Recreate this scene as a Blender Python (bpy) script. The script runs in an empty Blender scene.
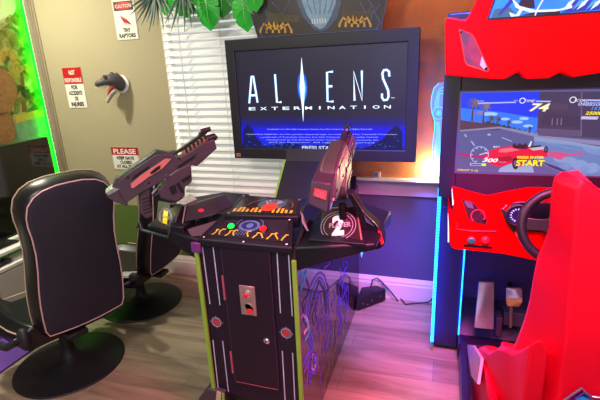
import bpy, bmesh, math, random
from mathutils import Vector, Matrix
random.seed(7)
SC = bpy.context.scene
COL = SC.collection
PI = math.pi
sin, cos = math.sin, math.cos

# ------------------------------------------------------------------ camera frame
F = 440.0
CAM = Vector((0, 0, 1.6))
v2 = Vector((150, -145, F)); v3 = Vector((66.6, 1404, F))
dn = v3.normalized()
yy = (v2 - v2.dot(dn) * dn).normalized()
xx = dn.cross(yy)
if xx.x < 0: xx = -xx
AX = [xx, yy, -dn]                       # world axes in camera coords (x right, y down, z forward)

def ray(px, py):
    v = Vector((px - 300, py - 200, F))
    return Vector((AX[0].dot(v), AX[1].dot(v), AX[2].dot(v)))
def P(px, py, X=None, Y=None, Z=None):
    r = ray(px, py)
    if Y is not None: t = Y / r.y
    elif X is not None: t = X / r.x
    else: t = (Z - CAM.z) / r.z
    return CAM + r * t

cd = bpy.data.cameras.new('camera'); cam = bpy.data.objects.new('camera', cd); COL.objects.link(cam)
cd.sensor_width = 36; cd.lens = 36 * F / 600; cd.clip_start = 0.02
rt = Vector((AX[0].x, AX[1].x, AX[2].x)); dw = Vector((AX[0].y, AX[1].y, AX[2].y)); fw = Vector((AX[0].z, AX[1].z, AX[2].z))
m3 = Matrix((rt, -dw, -fw)).transposed()
cam.matrix_world = Matrix.Translation(CAM) @ m3.to_4x4()
SC.camera = cam

# ------------------------------------------------------------------ materials
def lin(c):
    if isinstance(c, str): c = tuple(int(c[i:i+2], 16) / 255 for i in (0, 2, 4))
    return tuple((x / 12.92 if x <= .04045 else ((x + .055) / 1.055) ** 2.4) for x in c) + (1,)
MATS = {}
def mat(name, col, rough=.5, metal=0, emit=0, ecol=None, var=.12, scale=30, spec=.5, bump=0, coat=0):
    if name in MATS: return MATS[name]
    m = bpy.data.materials.new(name); m.use_nodes = True
    nt = m.node_tree; b = nt.nodes['Principled BSDF']
    c = lin(col)
    b.inputs['Roughness'].default_value = rough; b.inputs['Metallic'].default_value = metal
    b.inputs['Specular IOR Level'].default_value = spec
    b.inputs['Coat Weight'].default_value = coat
    tc = nt.nodes.new('ShaderNodeTexCoord'); nz = nt.nodes.new('ShaderNodeTexNoise')
    nz.inputs['Scale'].default_value = scale; nz.inputs['Detail'].default_value = 4
    nt.links.new(tc.outputs['Object'], nz.inputs['Vector'])
    mx = nt.nodes.new('ShaderNodeMix'); mx.data_type = 'RGBA'
    mx.inputs['A'].default_value = tuple(x * (1 - var) for x in c[:3]) + (1,)
    mx.inputs['B'].default_value = tuple(min(1, x * (1 + var)) for x in c[:3]) + (1,)
    nt.links.new(nz.outputs['Fac'], mx.inputs['Factor'])
    nt.links.new(mx.outputs['Result'], b.inputs['Base Color'])
    if bump:
        bp = nt.nodes.new('ShaderNodeBump'); bp.inputs['Strength'].default_value = bump; bp.inputs['Distance'].default_value = .003
        nt.links.new(nz.outputs['Fac'], bp.inputs['Height']); nt.links.new(bp.outputs['Normal'], b.inputs['Normal'])
    if emit:
        b.inputs['Emission Color'].default_value = lin(ecol or col); b.inputs['Emission Strength'].default_value = emit
    MATS[name] = m; return m
def emi(name, col, s=1.0):               # a lit screen pixel colour: black body, only emission
    return mat(name, '050508', .35, emit=s, ecol=col, var=0)

# ------------------------------------------------------------------ mesh builder
class MB:
    def __init__(s): s.v = []; s.f = []; s.m = []; s.mats = []
    def mi(s, m):
        if m not in s.mats: s.mats.append(m)
        return s.mats.index(m)
    def add(s, vs, fs, m):
        k = len(s.v); i = s.mi(m)
        s.v += [Vector(v) for v in vs]
        for f in fs: s.f.append([k + q for q in f]); s.m.append(i)
        return s
    def box(s, lo, hi, m):
        (a, b, c), (d, e, f) = lo, hi
        return s.add([(a,b,c),(d,b,c),(d,e,c),(a,e,c),(a,b,f),(d,b,f),(d,e,f),(a,e,f)],
                     [(3,2,1,0),(4,5,6,7),(0,1,5,4),(1,2,6,5),(2,3,7,6),(3,0,4,7)], m)
    def prism(s, pts, off, m):           # polygon swept along off
        pts = [Vector(p) for p in pts]; off = Vector(off); n = len(pts)
        nrm = Vector((0,0,0))
        for i in range(n): nrm += pts[i].cross(pts[(i+1) % n])
        if nrm.dot(off) > 0: pts.reverse()
        vs = pts + [p + off for p in pts]
        fs = [tuple(range(n)), tuple(range(2*n-1, n-1, -1))]
        for i in range(n): j = (i+1) % n; fs.append((j, i, n+i, n+j))
        return s.add(vs, fs, m)
    def loft(s, rings, m, cap=True, close=True):
        n = len(rings[0]); vs = [p for r in rings for p in r]; fs = []
        for a in range(len(rings)-1):
            for i in range(n if close else n-1):
                j = (i+1) % n; fs.append((a*n+i, a*n+j, (a+1)*n+j, (a+1)*n+i))
        if cap: fs += [tuple(range(n-1,-1,-1)), tuple(range((len(rings)-1)*n, len(rings)*n))]
        return s.add(vs, fs, m)
    def tube(s, pts, r, m, n=8, closed=False, flat=None):
        pts = [Vector(p) for p in pts]; rings = []; N = len(pts)
        ref = None
        for i, p in enumerate(pts):
            a = pts[(i-1) % N] if (closed or i) else p; b = pts[(i+1) % N] if (closed or i < N-1) else p
            t = (b - a).normalized()
            if ref is None: ref = t.orthogonal().normalized()
            ref = (ref - ref.dot(t) * t).normalized(); bi = t.cross(ref)
            rr = r[i] if isinstance(r, (list, tuple)) else r
            rings.append([p + (ref * cos(2*PI*k/n) + bi * sin(2*PI*k/n)) * rr for k in range(n)])
        if closed:
            # align the last ring with the first
            best = min(range(n), key=lambda q: (rings[-1][q] - rings[0][0]).length)
            last = [rings[0][(k - best) % n] for k in range(n)]
            rings.append(last); return s.loft(rings, m, cap=False)
        return s.loft(rings, m)
    def lathe(s, prof, c, m, n=24, axis=(0,0,1)):
        ax = Vector(axis).normalized(); u = ax.orthogonal().normalized(); w = ax.cross(u); c = Vector(c)
        rings = [[c + ax*z + (u*cos(2*PI*k/n) + w*sin(2*PI*k/n))*max(r,1e-4) for k in range(n)] for r, z in prof]
        return s.loft(rings, m)
    def ribbon(s, pts, w, m, nrm=(0,-1,0), th=.0006, closed=False):   # flat painted line with a little thickness
        pts = [Vector(p) for p in pts]; nrm = Vector(nrm).normalized()
        if closed: pts = pts + [pts[0]]
        rings = []
        for i, p in enumerate(pts):
            a = pts[max(i-1,0)]; b = pts[min(i+1,len(pts)-1)]
            if closed and i in (0, len(pts)-1): a = pts[-2]; b = pts[1]
            t = (b-a).normalized(); q = t.cross(nrm).normalized() * w/2
            rings.append([p-q, p+q, p+q+nrm*th, p-q+nrm*th])
        return s.loft(rings, m)
    def disc(s, c, r, m, nrm=(0,-1,0), th=.001, n=24, r2=None, u=None):
        nrm = Vector(nrm).normalized(); u = Vector(u) if u else nrm.orthogonal().normalized(); w = nrm.cross(u); c = Vector(c)
        return s.prism([c + u*cos(2*PI*k/n)*r + w*sin(2*PI*k/n)*(r2 or r) for k in range(n)], nrm*th, m)
    def sphere(s, c, r, m, sx=1, sy=1, sz=1, n=16, k=10):
        c = Vector(c); rings = []
        for a in range(1, k):
            t = PI*a/k; rings.append([c + Vector((sin(t)*cos(2*PI*j/n)*r*sx, sin(t)*sin(2*PI*j/n)*r*sy, -cos(t)*r*sz)) for j in range(n)])
        return s.loft(rings, m)
    def xf(s, M, start=0):
        for i in range(start, len(s.v)): s.v[i] = M @ s.v[i]
        return s

ORG = {}
def thing(name, label, cat, loc=(0,0,0), group=None):
    o = bpy.data.objects.new(name, None); COL.objects.link(o)
    o.empty_display_size = .05
    o.location = loc; o['label'] = label; o['category'] = cat
    if group: o['group'] = group
    ORG[o.name] = Vector(loc); return o
def obj(name, mb, parent=None, bevel=0, smooth=False, sub=0, label=None, cat=None, group=None, kind=None, seg=2, ang=35, crease=None, sang=60):
    me = bpy.data.meshes.new(name)
    if parent is not None: org = ORG.get(parent.name, Vector((0,0,0)))
    elif cat:
        xs = [v.x for v in mb.v]; ys = [v.y for v in mb.v]; zs = [v.z for v in mb.v]
        org = Vector(((min(xs)+max(xs))/2, (min(ys)+max(ys))/2, min(zs)))
    else: org = Vector((0,0,0))
    me.from_pydata([tuple(v - org) for v in mb.v], [], mb.f)
    for m in mb.mats: me.materials.append(m)
    me.polygons.foreach_set('material_index', mb.m)
    bm = bmesh.new(); bm.from_mesh(me); bmesh.ops.recalc_face_normals(bm, faces=bm.faces); bm.to_mesh(me); bm.free()
    me.update()
    o = bpy.data.objects.new(name, me); COL.objects.link(o)
    ORG[o.name] = org
    if parent is not None: o.parent = parent
    else: o.location = org
    if label: o['label'] = label
    if cat: o['category'] = cat
    if group: o['group'] = group
    if kind: o['kind'] = kind
    if bevel:
        b = o.modifiers.new('bevel', 'BEVEL'); b.width = bevel; b.segments = seg; b.limit_method = 'ANGLE'; b.angle_limit = math.radians(30)
    if sub:
        b = o.modifiers.new('sub', 'SUBSURF'); b.levels = sub; b.render_levels = sub
    if smooth or sub or bevel:
        me.polygons.foreach_set('use_smooth', [True]*len(me.polygons))
        if not sub and not bevel:
            try: me.set_sharp_from_angle(angle=math.radians(ang))
            except Exception: pass
        if bevel and not sub:
            try: me.set_sharp_from_angle(angle=math.radians(sang))
            except Exception: pass
    return o
def struct(name, mb, **k): return obj(name, mb, kind='structure', **k)

def text(mb, s, p0, p1, up, m, ext=.0008, shear=0, bold=0, nrm=None):
    """lettering whose baseline runs p0 -> p1 and whose cap height vector is up"""
    cu = bpy.data.curves.new('t', 'FONT'); cu.body = s; cu.extrude = 0; cu.resolution_u = 3; cu.shear = shear; cu.offset = bold
    o = bpy.data.objects.new('t', cu); COL.objects.link(o)
    dg = bpy.context.evaluated_depsgraph_get(); dg.update()
    me = bpy.data.meshes.new_from_object(o.evaluated_get(dg))
    bpy.data.objects.remove(o); bpy.data.curves.remove(cu)
    if not len(me.vertices): return
    xs = [v.co.x for v in me.vertices]; x0, x1 = min(xs), max(xs)
    ys = [v.co.y for v in me.vertices]; y1 = .73
    p0 = Vector(p0); p1 = Vector(p1); up = Vector(up); d = p1 - p0
    n = Vector(nrm).normalized() if nrm else d.cross(up).normalized()
    vs = []
    for v in me.vertices: vs.append(p0 + d*((v.co.x-x0)/(x1-x0)) + up*(v.co.y/y1) + n*ext)
    mb.add(vs, [tuple(p.vertices) for p in me.polygons], m)
    bpy.data.meshes.remove(me)
def textY(mb, s, a, b, h, Y, m, **k):    # a, b: left/right ends of the baseline; h: cap height, on a plane facing the room
    p0 = P(*a, Y=Y); p1 = P(*b, Y=Y)
    text(mb, s, p0, p1, (0,0,h), m, nrm=(0,-1,0), **k)
def polyY(mb, pts, Y, m, th=.0008): return mb.prism([P(*p, Y=Y) for p in pts], (0,-th,0), m)
def linY(mb, pts, Y, w, m, closed=False, th=.0008): return mb.ribbon([P(*p, Y=Y) for p in pts], w, m, th=th, closed=closed)

# ------------------------------------------------------------------ shared materials
BLK = mat('black laminate', '161422', .42, var=.15, scale=60, spec=.35)
BLKG = mat('black gloss plastic', '121118', .16, var=.1)
BLKM = mat('black matte plastic', '201d26', .6, var=.15)
RED = mat('red gloss fibreglass', 'fb0006', .4, var=.02, spec=.08)
REDD = mat('red seat shell', 'd40026', .5, var=.03, spec=.2)
WHITE = mat('white plastic', 'e8e6e0', .4)
STEEL = mat('brushed steel', 'c9c3c6', .32, metal=.9, scale=80)
CHROME = mat('chrome', 'e8e8f0', .1, metal=1)
GREENT = mat('green edge moulding', '7fb53a', .4)
BEIGE = '9d9272'
YW, XL = 2.779, -2.99

# ------------------------------------------------------------------ the setting
def wood():
    m = bpy.data.materials.new('wood plank floor'); m.use_nodes = True; nt = m.node_tree; b = nt.nodes['Principled BSDF']; N = nt.nodes.new; L = nt.links.new
    tc = N('ShaderNodeTexCoord')
    br = N('ShaderNodeTexBrick'); br.offset = .37; br.inputs['Scale'].default_value = 1
    br.inputs['Brick Width'].default_value = 1.25; br.inputs['Row Height'].default_value = .18; br.inputs['Mortar Size'].default_value = .0012
    br.inputs['Color1'].default_value = lin('90806c'); br.inputs['Color2'].default_value = lin('a4937d'); br.inputs['Mortar'].default_value = lin('6a5c50')
    L(tc.outputs['Object'], br.inputs['Vector'])
    mp = N('ShaderNodeMapping'); mp.inputs['Scale'].default_value = (.9, 8, 1); L(tc.outputs['Object'], mp.inputs['Vector'])
    n1 = N('ShaderNodeTexNoise'); n1.inputs['Scale'].default_value = 1.6; n1.inputs['Detail'].default_value = 8; n1.inputs['Roughness'].default_value = .62; n1.inputs['Distortion'].default_value = .8
    L(mp.outputs[0], n1.inputs['Vector'])
    cr = N('ShaderNodeValToRGB'); cr.color_ramp.elements[0].position = .3; cr.color_ramp.elements[0].color = (.30,.27,.25,1); cr.color_ramp.elements[1].position = .68; cr.color_ramp.elements[1].color = (1.2,1.17,1.12,1)
    L(n1.outputs['Fac'], cr.inputs['Fac'])
    mx = N('ShaderNodeMix'); mx.data_type = 'RGBA'; mx.blend_type = 'MULTIPLY'; mx.inputs['Factor'].default_value = .8
    L(br.outputs['Color'], mx.inputs['A']); L(cr.outputs['Color'], mx.inputs['B']); L(mx.outputs['Result'], b.inputs['Base Color'])
    b.inputs['Roughness'].default_value = .42
    bp = N('ShaderNodeBump'); bp.inputs['Strength'].default_value = .15; bp.inputs['Distance'].default_value = .002
    L(n1.outputs['Fac'], bp.inputs['Height']); L(bp.outputs['Normal'], b.inputs['Normal'])
    return m
struct('floor', MB().box((-3.2,-1.2,-.05),(2.6,YW+.1,0), wood()))

WALLM = mat('beige wall paint', 'a69c7c', .75, var=.04, scale=3, bump=.05)
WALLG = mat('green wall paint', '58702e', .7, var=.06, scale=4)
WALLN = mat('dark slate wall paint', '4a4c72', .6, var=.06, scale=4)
wx0, wx1, wz0, wz1 = -1.875, -.95, .565, 2.12
w = MB()
w.box((XL-.2,YW,.56),(wx0,YW+.1,2.6), WALLM); w.box((wx0,YW,wz1),(wx1,YW+.1,2.6), WALLM)
w.box((wx1,YW,.745),(2.6,YW+.1,2.6), WALLM)
w.box((wx0,YW+.08,.56),(wx1,YW+.1,wz1), mat('daylight behind blind', 'f4f6f2', .8, emit=.42, ecol='eef4ff', var=0))
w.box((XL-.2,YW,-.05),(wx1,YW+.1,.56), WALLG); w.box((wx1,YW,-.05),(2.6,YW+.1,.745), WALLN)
struct('wall_back', w)
struct('wall_left', MB().box((XL-.18,-1.2,-.05),(XL-.08,YW+.1,2.6), WALLM))
struct('wall_right', MB().box((2.6,-1.2,-.05),(2.7,YW+.1,2.6), WALLM))
struct('ceiling', MB().box((-3.2,-1.2,2.6),(2.7,YW+.1,2.7), mat('ceiling paint','d8d2c6',.9,var=.03)))
TRIM = mat('white trim paint', 'd9d2c8', .45, var=.03)
def prof_trim(x0,x1,y,pr):
    return [[(x0,y-d,z) for d,z in pr],[(x1,y-d,z) for d,z in pr]]
pr = [(0,0),(.016,0),(.016,.105),(.012,.118),(.012,.13),(.006,.15),(.004,.158),(0,.158)]
b = MB(); b.loft(prof_trim(XL-.08,2.6,YW,pr), TRIM); struct('baseboard_back', b)
b = MB(); b.loft([[(XL-.08+d,-1.2,z) for d,z in pr],[(XL-.08+d,YW,z) for d,z in pr]], TRIM); struct('baseboard_left', b)
# corner casing strip on the left end of the back wall
b = MB(); b.prism([(XL+.004,YW,0),(XL+.004,YW-.02,0),(XL+.014,YW-.020,0),(XL+.018,YW-.010,0),(XL+.030,YW-.008,0),(XL+.032,YW,0)], (0,0,2.6), mat('taupe casing paint','8f8468',.55))
struct('trim_corner', b)
# window: white frame + sill ledge
b = MB()
for lo,hi in (((wx0-.012,YW-.006,wz0),(wx0+.03,YW+.05,wz1)),((wx1-.03,YW-.004,wz0),(wx1,YW+.05,wz1)),((wx0,YW-.006,wz1-.03),(wx1,YW+.05,wz1)),((wx0,YW+.0,wz0),(wx1,YW+.05,wz0+.02))): b.box(lo,hi,TRIM)
struct('window_1', b, bevel=.003)
b = MB(); b.box((wx1+.03,YW-.062,.855),(-.02,YW-.001,.875), TRIM); b.box((wx1+.04,YW-.014,.748),(-.0,YW,.855), mat('apron purple light tint','a89cac',.6,var=.03))  # apron colour is the beige with purple light mixed in
struct('trim_sill', b, bevel=.003)

# ------------------------------------------------------------------ window blind
b = MB()
SL = bpy.data.materials.new('white vinyl slat'); SL.use_nodes = True
_n = SL.node_tree; _b = _n.nodes['Principled BSDF']; _b.inputs['Base Color'].default_value = (.93,.94,.92,1); _b.inputs['Roughness'].default_value = .5
_t = _n.nodes.new('ShaderNodeBsdfTranslucent'); _t.inputs['Color'].default_value = (.9,.92,.9,1); _m = _n.nodes.new('ShaderNodeMixShader'); _m.inputs[0].default_value = .12
_o = _n.nodes['Material Output']; _n.links.new(_b.outputs[0],_m.inputs[1]); _n.links.new(_t.outputs[0],_m.inputs[2]); _n.links.new(_m.outputs[0],_o.inputs['Surface'])
t = thing('window_blind', 'white horizontal slatted blind filling the window behind the gun cabinet', 'window blind', (-1.41,YW,wz0))
z = wz0+.035; k = 0
while z < wz1-.06:
    for seg in (0,):
        a = math.radians(52); hw = .0265; yc = YW-.022
        dy, dz = cos(a)*hw, sin(a)*hw
        pts = []
        for q in range(5):
            f = -1+q/2; bow = .004*(1-f*f)
            pts.append((yc + f*dy*1 - bow, z + f*dz))
        vs = [];
        for (y_, z_) in pts: vs += [(wx0+.012,y_,z_),(wx1-.02,y_,z_)]
        for (y_, z_) in pts: vs += [(wx0+.012,y_+.0025,z_),(wx1-.02,y_+.0025,z_)]
        fs = []
        for q in range(4):
            fs.append((2*q,2*q+1,2*q+3,2*q+2)); fs.append((10+2*q,12+2*q,13+2*q,11+2*q))
        fs += [(0,10,11,1),(8,9,19,18),(0,2,12,10),(2,4,14,12),(4,6,16,14),(6,8,18,16),(1,11,13,3),(3,13,15,5),(5,15,17,7),(7,17,19,9)]
        b.add(vs, fs, SL)
    z += .0500; k += 1
obj('slats', b, t, smooth=True)
obj('headrail', MB().box((wx0+.012,YW-.05,wz1-.06),(wx1-.02,YW-.004,wz1-.005), WHITE), t, bevel=.004)
obj('bottom_rail', MB().box((wx0+.012,YW-.045,wz0+.001),(wx1-.02,YW-.006,wz0+.016), WHITE), t, bevel=.004)
for x in (-1.79,-1.42,-1.06):
    obj('ladder_cord', MB().tube([(x,YW-.051,wz0+.01),(x,YW-.051,wz1-.06)], .0018, WHITE, 6), t)
obj('tilt_wand', MB().tube([(-1.72,YW-.07,1.0),(-1.715,YW-.062,wz1-.05)], .004, mat('clear wand','dfe2dd',.2), 8), t)

# ------------------------------------------------------------------ procedural picture panels
def jungle():
    m = bpy.data.materials.new('jungle print'); m.use_nodes = True; nt = m.node_tree; b = nt.nodes['Principled BSDF']; N = nt.nodes.new; L = nt.links.new
    tc = N('ShaderNodeTexCoord'); n = N('ShaderNodeTexNoise'); n.inputs['Scale'].default_value = 9; n.inputs['Detail'].default_value = 8; n.inputs['Distortion'].default_value = 1.5
    L(tc.outputs['Object'], n.inputs['Vector']); cr = N('ShaderNodeValToRGB'); e = cr.color_ramp.elements
    e[0].position=.3; e[0].color=lin('304a1c'); e[1].position=.72; e[1].color=lin('d8d8a0')
    for p,c in ((.42,'4c6a26'),(.52,'8a8a3c'),(.6,'b0a860')): q=e.new(p); q.color=lin(c)
    L(n.outputs['Fac'], cr.inputs['Fac']); L(cr.outputs['Color'], b.inputs['Base Color']); b.inputs['Roughness'].default_value=.5
    return m
def rock():
    m = bpy.data.materials.new('orange rock print'); m.use_nodes = True; nt = m.node_tree; b = nt.nodes['Principled BSDF']; N = nt.nodes.new; L = nt.links.new
    tc = N('ShaderNodeTexCoord'); n = N('ShaderNodeTexNoise'); n.inputs['Scale'].default_value = 3.2; n.inputs['Detail'].default_value = 10; n.inputs['Roughness'].default_value=.65; n.inputs['Distortion'].default_value = .8
    L(tc.outputs['Object'], n.inputs['Vector'])
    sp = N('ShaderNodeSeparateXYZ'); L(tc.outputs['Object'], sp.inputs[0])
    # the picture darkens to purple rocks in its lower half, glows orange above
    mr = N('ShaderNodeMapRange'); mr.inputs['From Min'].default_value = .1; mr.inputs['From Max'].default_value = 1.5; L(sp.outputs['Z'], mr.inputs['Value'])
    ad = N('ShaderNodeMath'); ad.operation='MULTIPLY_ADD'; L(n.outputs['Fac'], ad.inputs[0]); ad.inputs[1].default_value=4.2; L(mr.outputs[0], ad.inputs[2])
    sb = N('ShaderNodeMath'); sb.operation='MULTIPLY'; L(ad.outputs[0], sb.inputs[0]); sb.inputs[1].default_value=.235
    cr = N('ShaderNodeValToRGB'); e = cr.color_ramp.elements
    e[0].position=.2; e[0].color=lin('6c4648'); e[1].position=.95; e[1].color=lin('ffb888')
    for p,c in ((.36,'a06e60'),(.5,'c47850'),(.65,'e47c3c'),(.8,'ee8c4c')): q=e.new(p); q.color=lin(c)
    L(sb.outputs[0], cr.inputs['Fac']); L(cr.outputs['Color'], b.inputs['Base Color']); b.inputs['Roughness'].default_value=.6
    n2 = N('ShaderNodeTexNoise'); n2.inputs['Scale'].default_value=60; L(tc.outputs['Object'], n2.inputs['Vector'])
    bp = N('ShaderNodeBump'); bp.inputs['Strength'].default_value=.5; bp.inputs['Distance'].default_value=.004; L(n2.outputs['Fac'], bp.inputs['Height']); L(bp.outputs['Normal'], b.inputs['Normal'])
    return m
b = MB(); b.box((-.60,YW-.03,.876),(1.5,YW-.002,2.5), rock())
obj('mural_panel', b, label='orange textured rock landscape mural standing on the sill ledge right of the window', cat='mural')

# left wall picture: jungle with a brown dinosaur
t = thing('mural_panel', 'jungle mural with palms and a brown dinosaur above the black television', 'mural', (XL-.07,1.9,.95))
XM = XL-.068
obj('canvas', MB().box((XL-.0795,.8,.95),(XM,YW-.06,2.5), jungle()), t)
def mural_poly(mb, pts, m, th=.002, dx=0): mb.prism([P(*p, X=XM+dx) for p in pts], (th,0,0), m)
DB = mat('brown dinosaur print', '8e6238', .6, scale=40, var=.5); DB2 = mat('dark brown print','6a4020',.6,var=.3)
SKY = mat('hazy sky print', 'c9c79c', .6, var=.2, scale=6); WTR = mat('green water print','6f9674',.5,var=.5,scale=16)
PALM = mat('palm print', '7c7a2a', .6, var=.4, scale=20); PALM2 = mat('dark fern print', '2f4a1a', .6, var=.4, scale=20); PALM3 = mat('yellow palm print','b39a3a',.6,var=.35,scale=20)
d = MB(); mural_poly(d, [(-30,-8),(12,-8),(16,8),(10,22),(-2,32),(-30,40)], SKY)
obj('sky_print', d, t); d = MB(); mural_poly(d, [(-30,128),(14,122),(60,112),(60,140),(-30,156)], WTR); obj('water_print', d, t); d = MB(); mural_poly(d, [(16,116),(36,110),(58,108),(58,114),(34,118),(16,124)], PALM3, dx=.001)
obj('shore_print', d, t)
d = MB()
def frond(mb, c, ang, ln, m, dx=.002):
    cx, cy = c; n = 9
    for i in range(1,n+1):
        f=i/n; x=cx+cos(ang)*ln*f; y=cy+sin(ang)*ln*f+ln*.5*f*f; L_=ln*.42*sin(PI*(.25+.7*f)) 
        for sd in (-1,1):
            a=ang+sd*.95+.5*f*(1 if cos(ang)>0 else -1); ex=x+cos(a)*L_; ey=y+sin(a)*L_+L_*.35
            mural_poly(mb, [(x,y-.35),((x+ex)/2,(y+ey)/2-.55),(ex,ey),((x+ex)/2,(y+ey)/2+.5)], m, th=.0006, dx=dx)
random.seed(11)
for c, L_, m_ in (((6,40),19,PALM),((24,72),17,PALM3),((8,58),16,PALM3),((30,14),18,PALM2),((38,96),13,PALM2),((28,100),12,PALM),((34,48),16,PALM2),((14,24),17,PALM),((44,104),12,PALM2),((20,92),12,PALM2)):
    for q in range(8):
        a=-3.0+3.3*q/7+random.uniform(-.15,.15); frond(d, c, a, L_*random.uniform(.8,1.1), m_, dx=.002+.0004*q)
mural_poly(d, [(20,70),(23,70),(27,112),(22,112)], DB2, th=.001, dx=.002)
obj('palm_print', d, t)
d = MB()
mural_poly(d, [(-30,70),(-8,66),(4,69),(12,76),(17,88),(17,100),(12,108),(10,114),(14,122),(16,135),(13,142),(-30,150)], DB, dx=.005, th=.002)
mural_poly(d, [(-12,110),(0,113),(9,112),(4,115),(-8,116)], DB2, dx=.007, th=.001)
obj('dinosaur_print', d, t)
# green led strip running up the corner
LEDG = mat('green led', '001000', .4, emit=30, ecol=(0,1,.03), var=0)
b = MB(); b.box((XL-.042,YW-.050,.62),(XL-.034,YW-.034,2.5), LEDG); b.box((XL-.006,YW-.062,.0),(XL-.001,YW-.001,2.59), mat('led shield cream','c8c2ac',.5))  # cream fin added to keep the green glow off the back wall
obj('light_strip', b, label='glowing green led strip running up the wall corner beside the jungle mural', cat='light strip')

# ------------------------------------------------------------------ left television and its white console
t = thing('television', 'black glossy flat television reflecting the blind, on the white console', 'television', (-2.83,1.9,.5))
b = MB(); b.box((-2.83,1.30,.545),(-2.79,2.50,1.16), mat('black television bezel','0c0c0e',.35))
obj('casing', b, t, bevel=.006)
obj('screen', MB().box((-2.7905,1.31,.565),(-2.786,2.49,1.15), mat('dark screen glass','141414',.07,spec=.9)), t)
obj('stand', MB().box((-2.87,1.75,.515),(-2.74,2.05,.525), BLKG).box((-2.825,1.86,.52),(-2.80,1.94,.56), BLKG), t, bevel=.003)
WC = mat('white console lacquer','f0ece2',.4,var=.03); WG = mat('grey console door','c0b8aa',.5,var=.04)
t = thing('media_console', 'white low console with grey doors and a raised shelf under the black television', 'cabinet', (-2.75,1.7,0))
obj('cabinet_body', MB().box((-2.97,.9,.06),(-2.665,2.35,.40), WG), t, bevel=.004)
obj('countertop', MB().box((-2.97,.88,.40),(-2.65,2.37,.425), WC), t, bevel=.004)
obj('raised_shelf', MB().box((-2.97,.95,.49),(-2.68,2.36,.512), WC).box((-2.97,2.34,.425),(-2.70,2.36,.49), WC), t, bevel=.003)
obj('shelf_back', MB().box((-2.965,.95,.425),(-2.80,2.34,.49), mat('green glow panel tint','6fc05a',.5)), t)  # green led glow in the shelf gap, put into the panel colour
for y in (.92,1.205,1.49,1.775,2.06):
    obj('cabinet_door', MB().box((-2.664,y,.075),(-2.652,y+.277,.39), WG), t, bevel=.003)
obj('plinth', MB().box((-2.95,.95,0),(-2.70,2.32,.06), mat('dark plinth','4a443e',.6)), t)
t = thing('game_controller', 'small black game controller lying on the white console top', 'controller', (-2.69,1.86,.425))
b = MB(); b.sphere((-2.70,1.83,.445), .03, BLKM, sx=1,sy=1,sz=.6); b.sphere((-2.70,1.90,.445), .03, BLKM, sx=1,sy=1,sz=.6); b.box((-2.72,1.83,.435),(-2.68,1.90,.455),BLKM)
obj('shell', b, t, smooth=True)
obj('thumb_stick', MB().lathe([(.006,0),(.006,.012),(.009,.013),(.009,.018)],(-2.69,1.865,.455),BLKG,12), t)

b = MB(); b.box((-2.62,1.30,0.0),(-2.30,1.83,.012), mat('purple mat fabric','6a3fa0',.9,scale=120,bump=.3))
b.xf(Matrix.Translation((-.02,-.02,0)))
obj('floor_mat', b, label='purple mat on the floor at the left edge beside the white console', cat='mat')

# ------------------------------------------------------------------ wall signs
SRED = mat('sign red','b3121c',.45,var=.04); SWH = mat('sign white','e2e2d4',.45,var=.03); SBK = mat('sign black','14130f',.5)
def sign(name, quadTL, quadTR, quadBL, label):
    p0 = P(*quadTL,Y=YW); p1 = P(*quadTR,Y=YW); p2 = P(*quadBL,Y=YW)
    t = thing(name, label, 'sign', ((p0.x+p1.x)/2, YW, p2.z), group=None)
    return t, p0.x, p1.x, p2.z, (p0.z+p1.z)/2
def holes(mb,x0,x1,z0,z1):
    for x in ((x0+x1)/2,):
        for z_ in (z0+.008,z1-.006): mb.disc((x,YW-.0042,z_),.003,STEEL,th=.001,n=10)
def rot_about(mb, ang, c):
    c = Vector(c); mb.xf(Matrix.Translation(c) @ Matrix.Rotation(ang,4,'Y') @ Matrix.Translation(-c))
# caution
t,x0,x1,z0,z1 = sign('wall_sign',(112,3),(134,1.5),(119,40.5),'white and black sign reading CAUTION TINY RAPTORS with red claw marks')
z1 = z0+.262
b = MB(); b.box((x0,YW-.004,z0),(x1,YW-.0005,z1), SWH); obj('sign_plate', b, t, bevel=.0015)
b = MB(); W=x1-x0; H=z1-z0; f = lambda u,v:(x0+W*u,YW-.004,z0+H*v)
bd = [f(.03,.02),f(.97,.02),f(.97,.98),f(.03,.98)]; b.ribbon(bd,.002,SBK,closed=True,th=.0004)
b.prism([f(.06,.73),f(.94,.73),f(.94,.96),f(.06,.96)],(0,-.0005,0),SBK)
obj('sign_border', b, t)
b = MB(); b.disc((x0+W*.5,YW-.0046,z0+H*.845),W*.42,SRED,th=.0006,n=28,u=(1,0,0),r2=H*.095); obj('caution_oval', b, t)
b = MB(); text(b,'CAUTION',f(.14,.80),f(.86,.80),(0,0,H*.085),SWH,ext=.0018,nrm=(0,-1,0))
text(b,'TINY',f(.33,.2),f(.68,.2),(0,0,H*.1),SBK,ext=.0008,nrm=(0,-1,0),bold=.045); text(b,'RAPTORS',f(.12,.06),f(.88,.06),(0,0,H*.1),SBK,ext=.0008,nrm=(0,-1,0),bold=.045); obj('lettering', b, t)
b = MB()
for q in range(4):
    u0=.26+.085*q; b=MB(); b.prism([f(u0,.66-.035*q),f(u0+.16,.53-.03*q),f(u0+.27,.33+.01*q),f(u0+.10,.50-.03*q)],(0,-.0006,0),SRED); obj('claw_mark', b, t)
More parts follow.
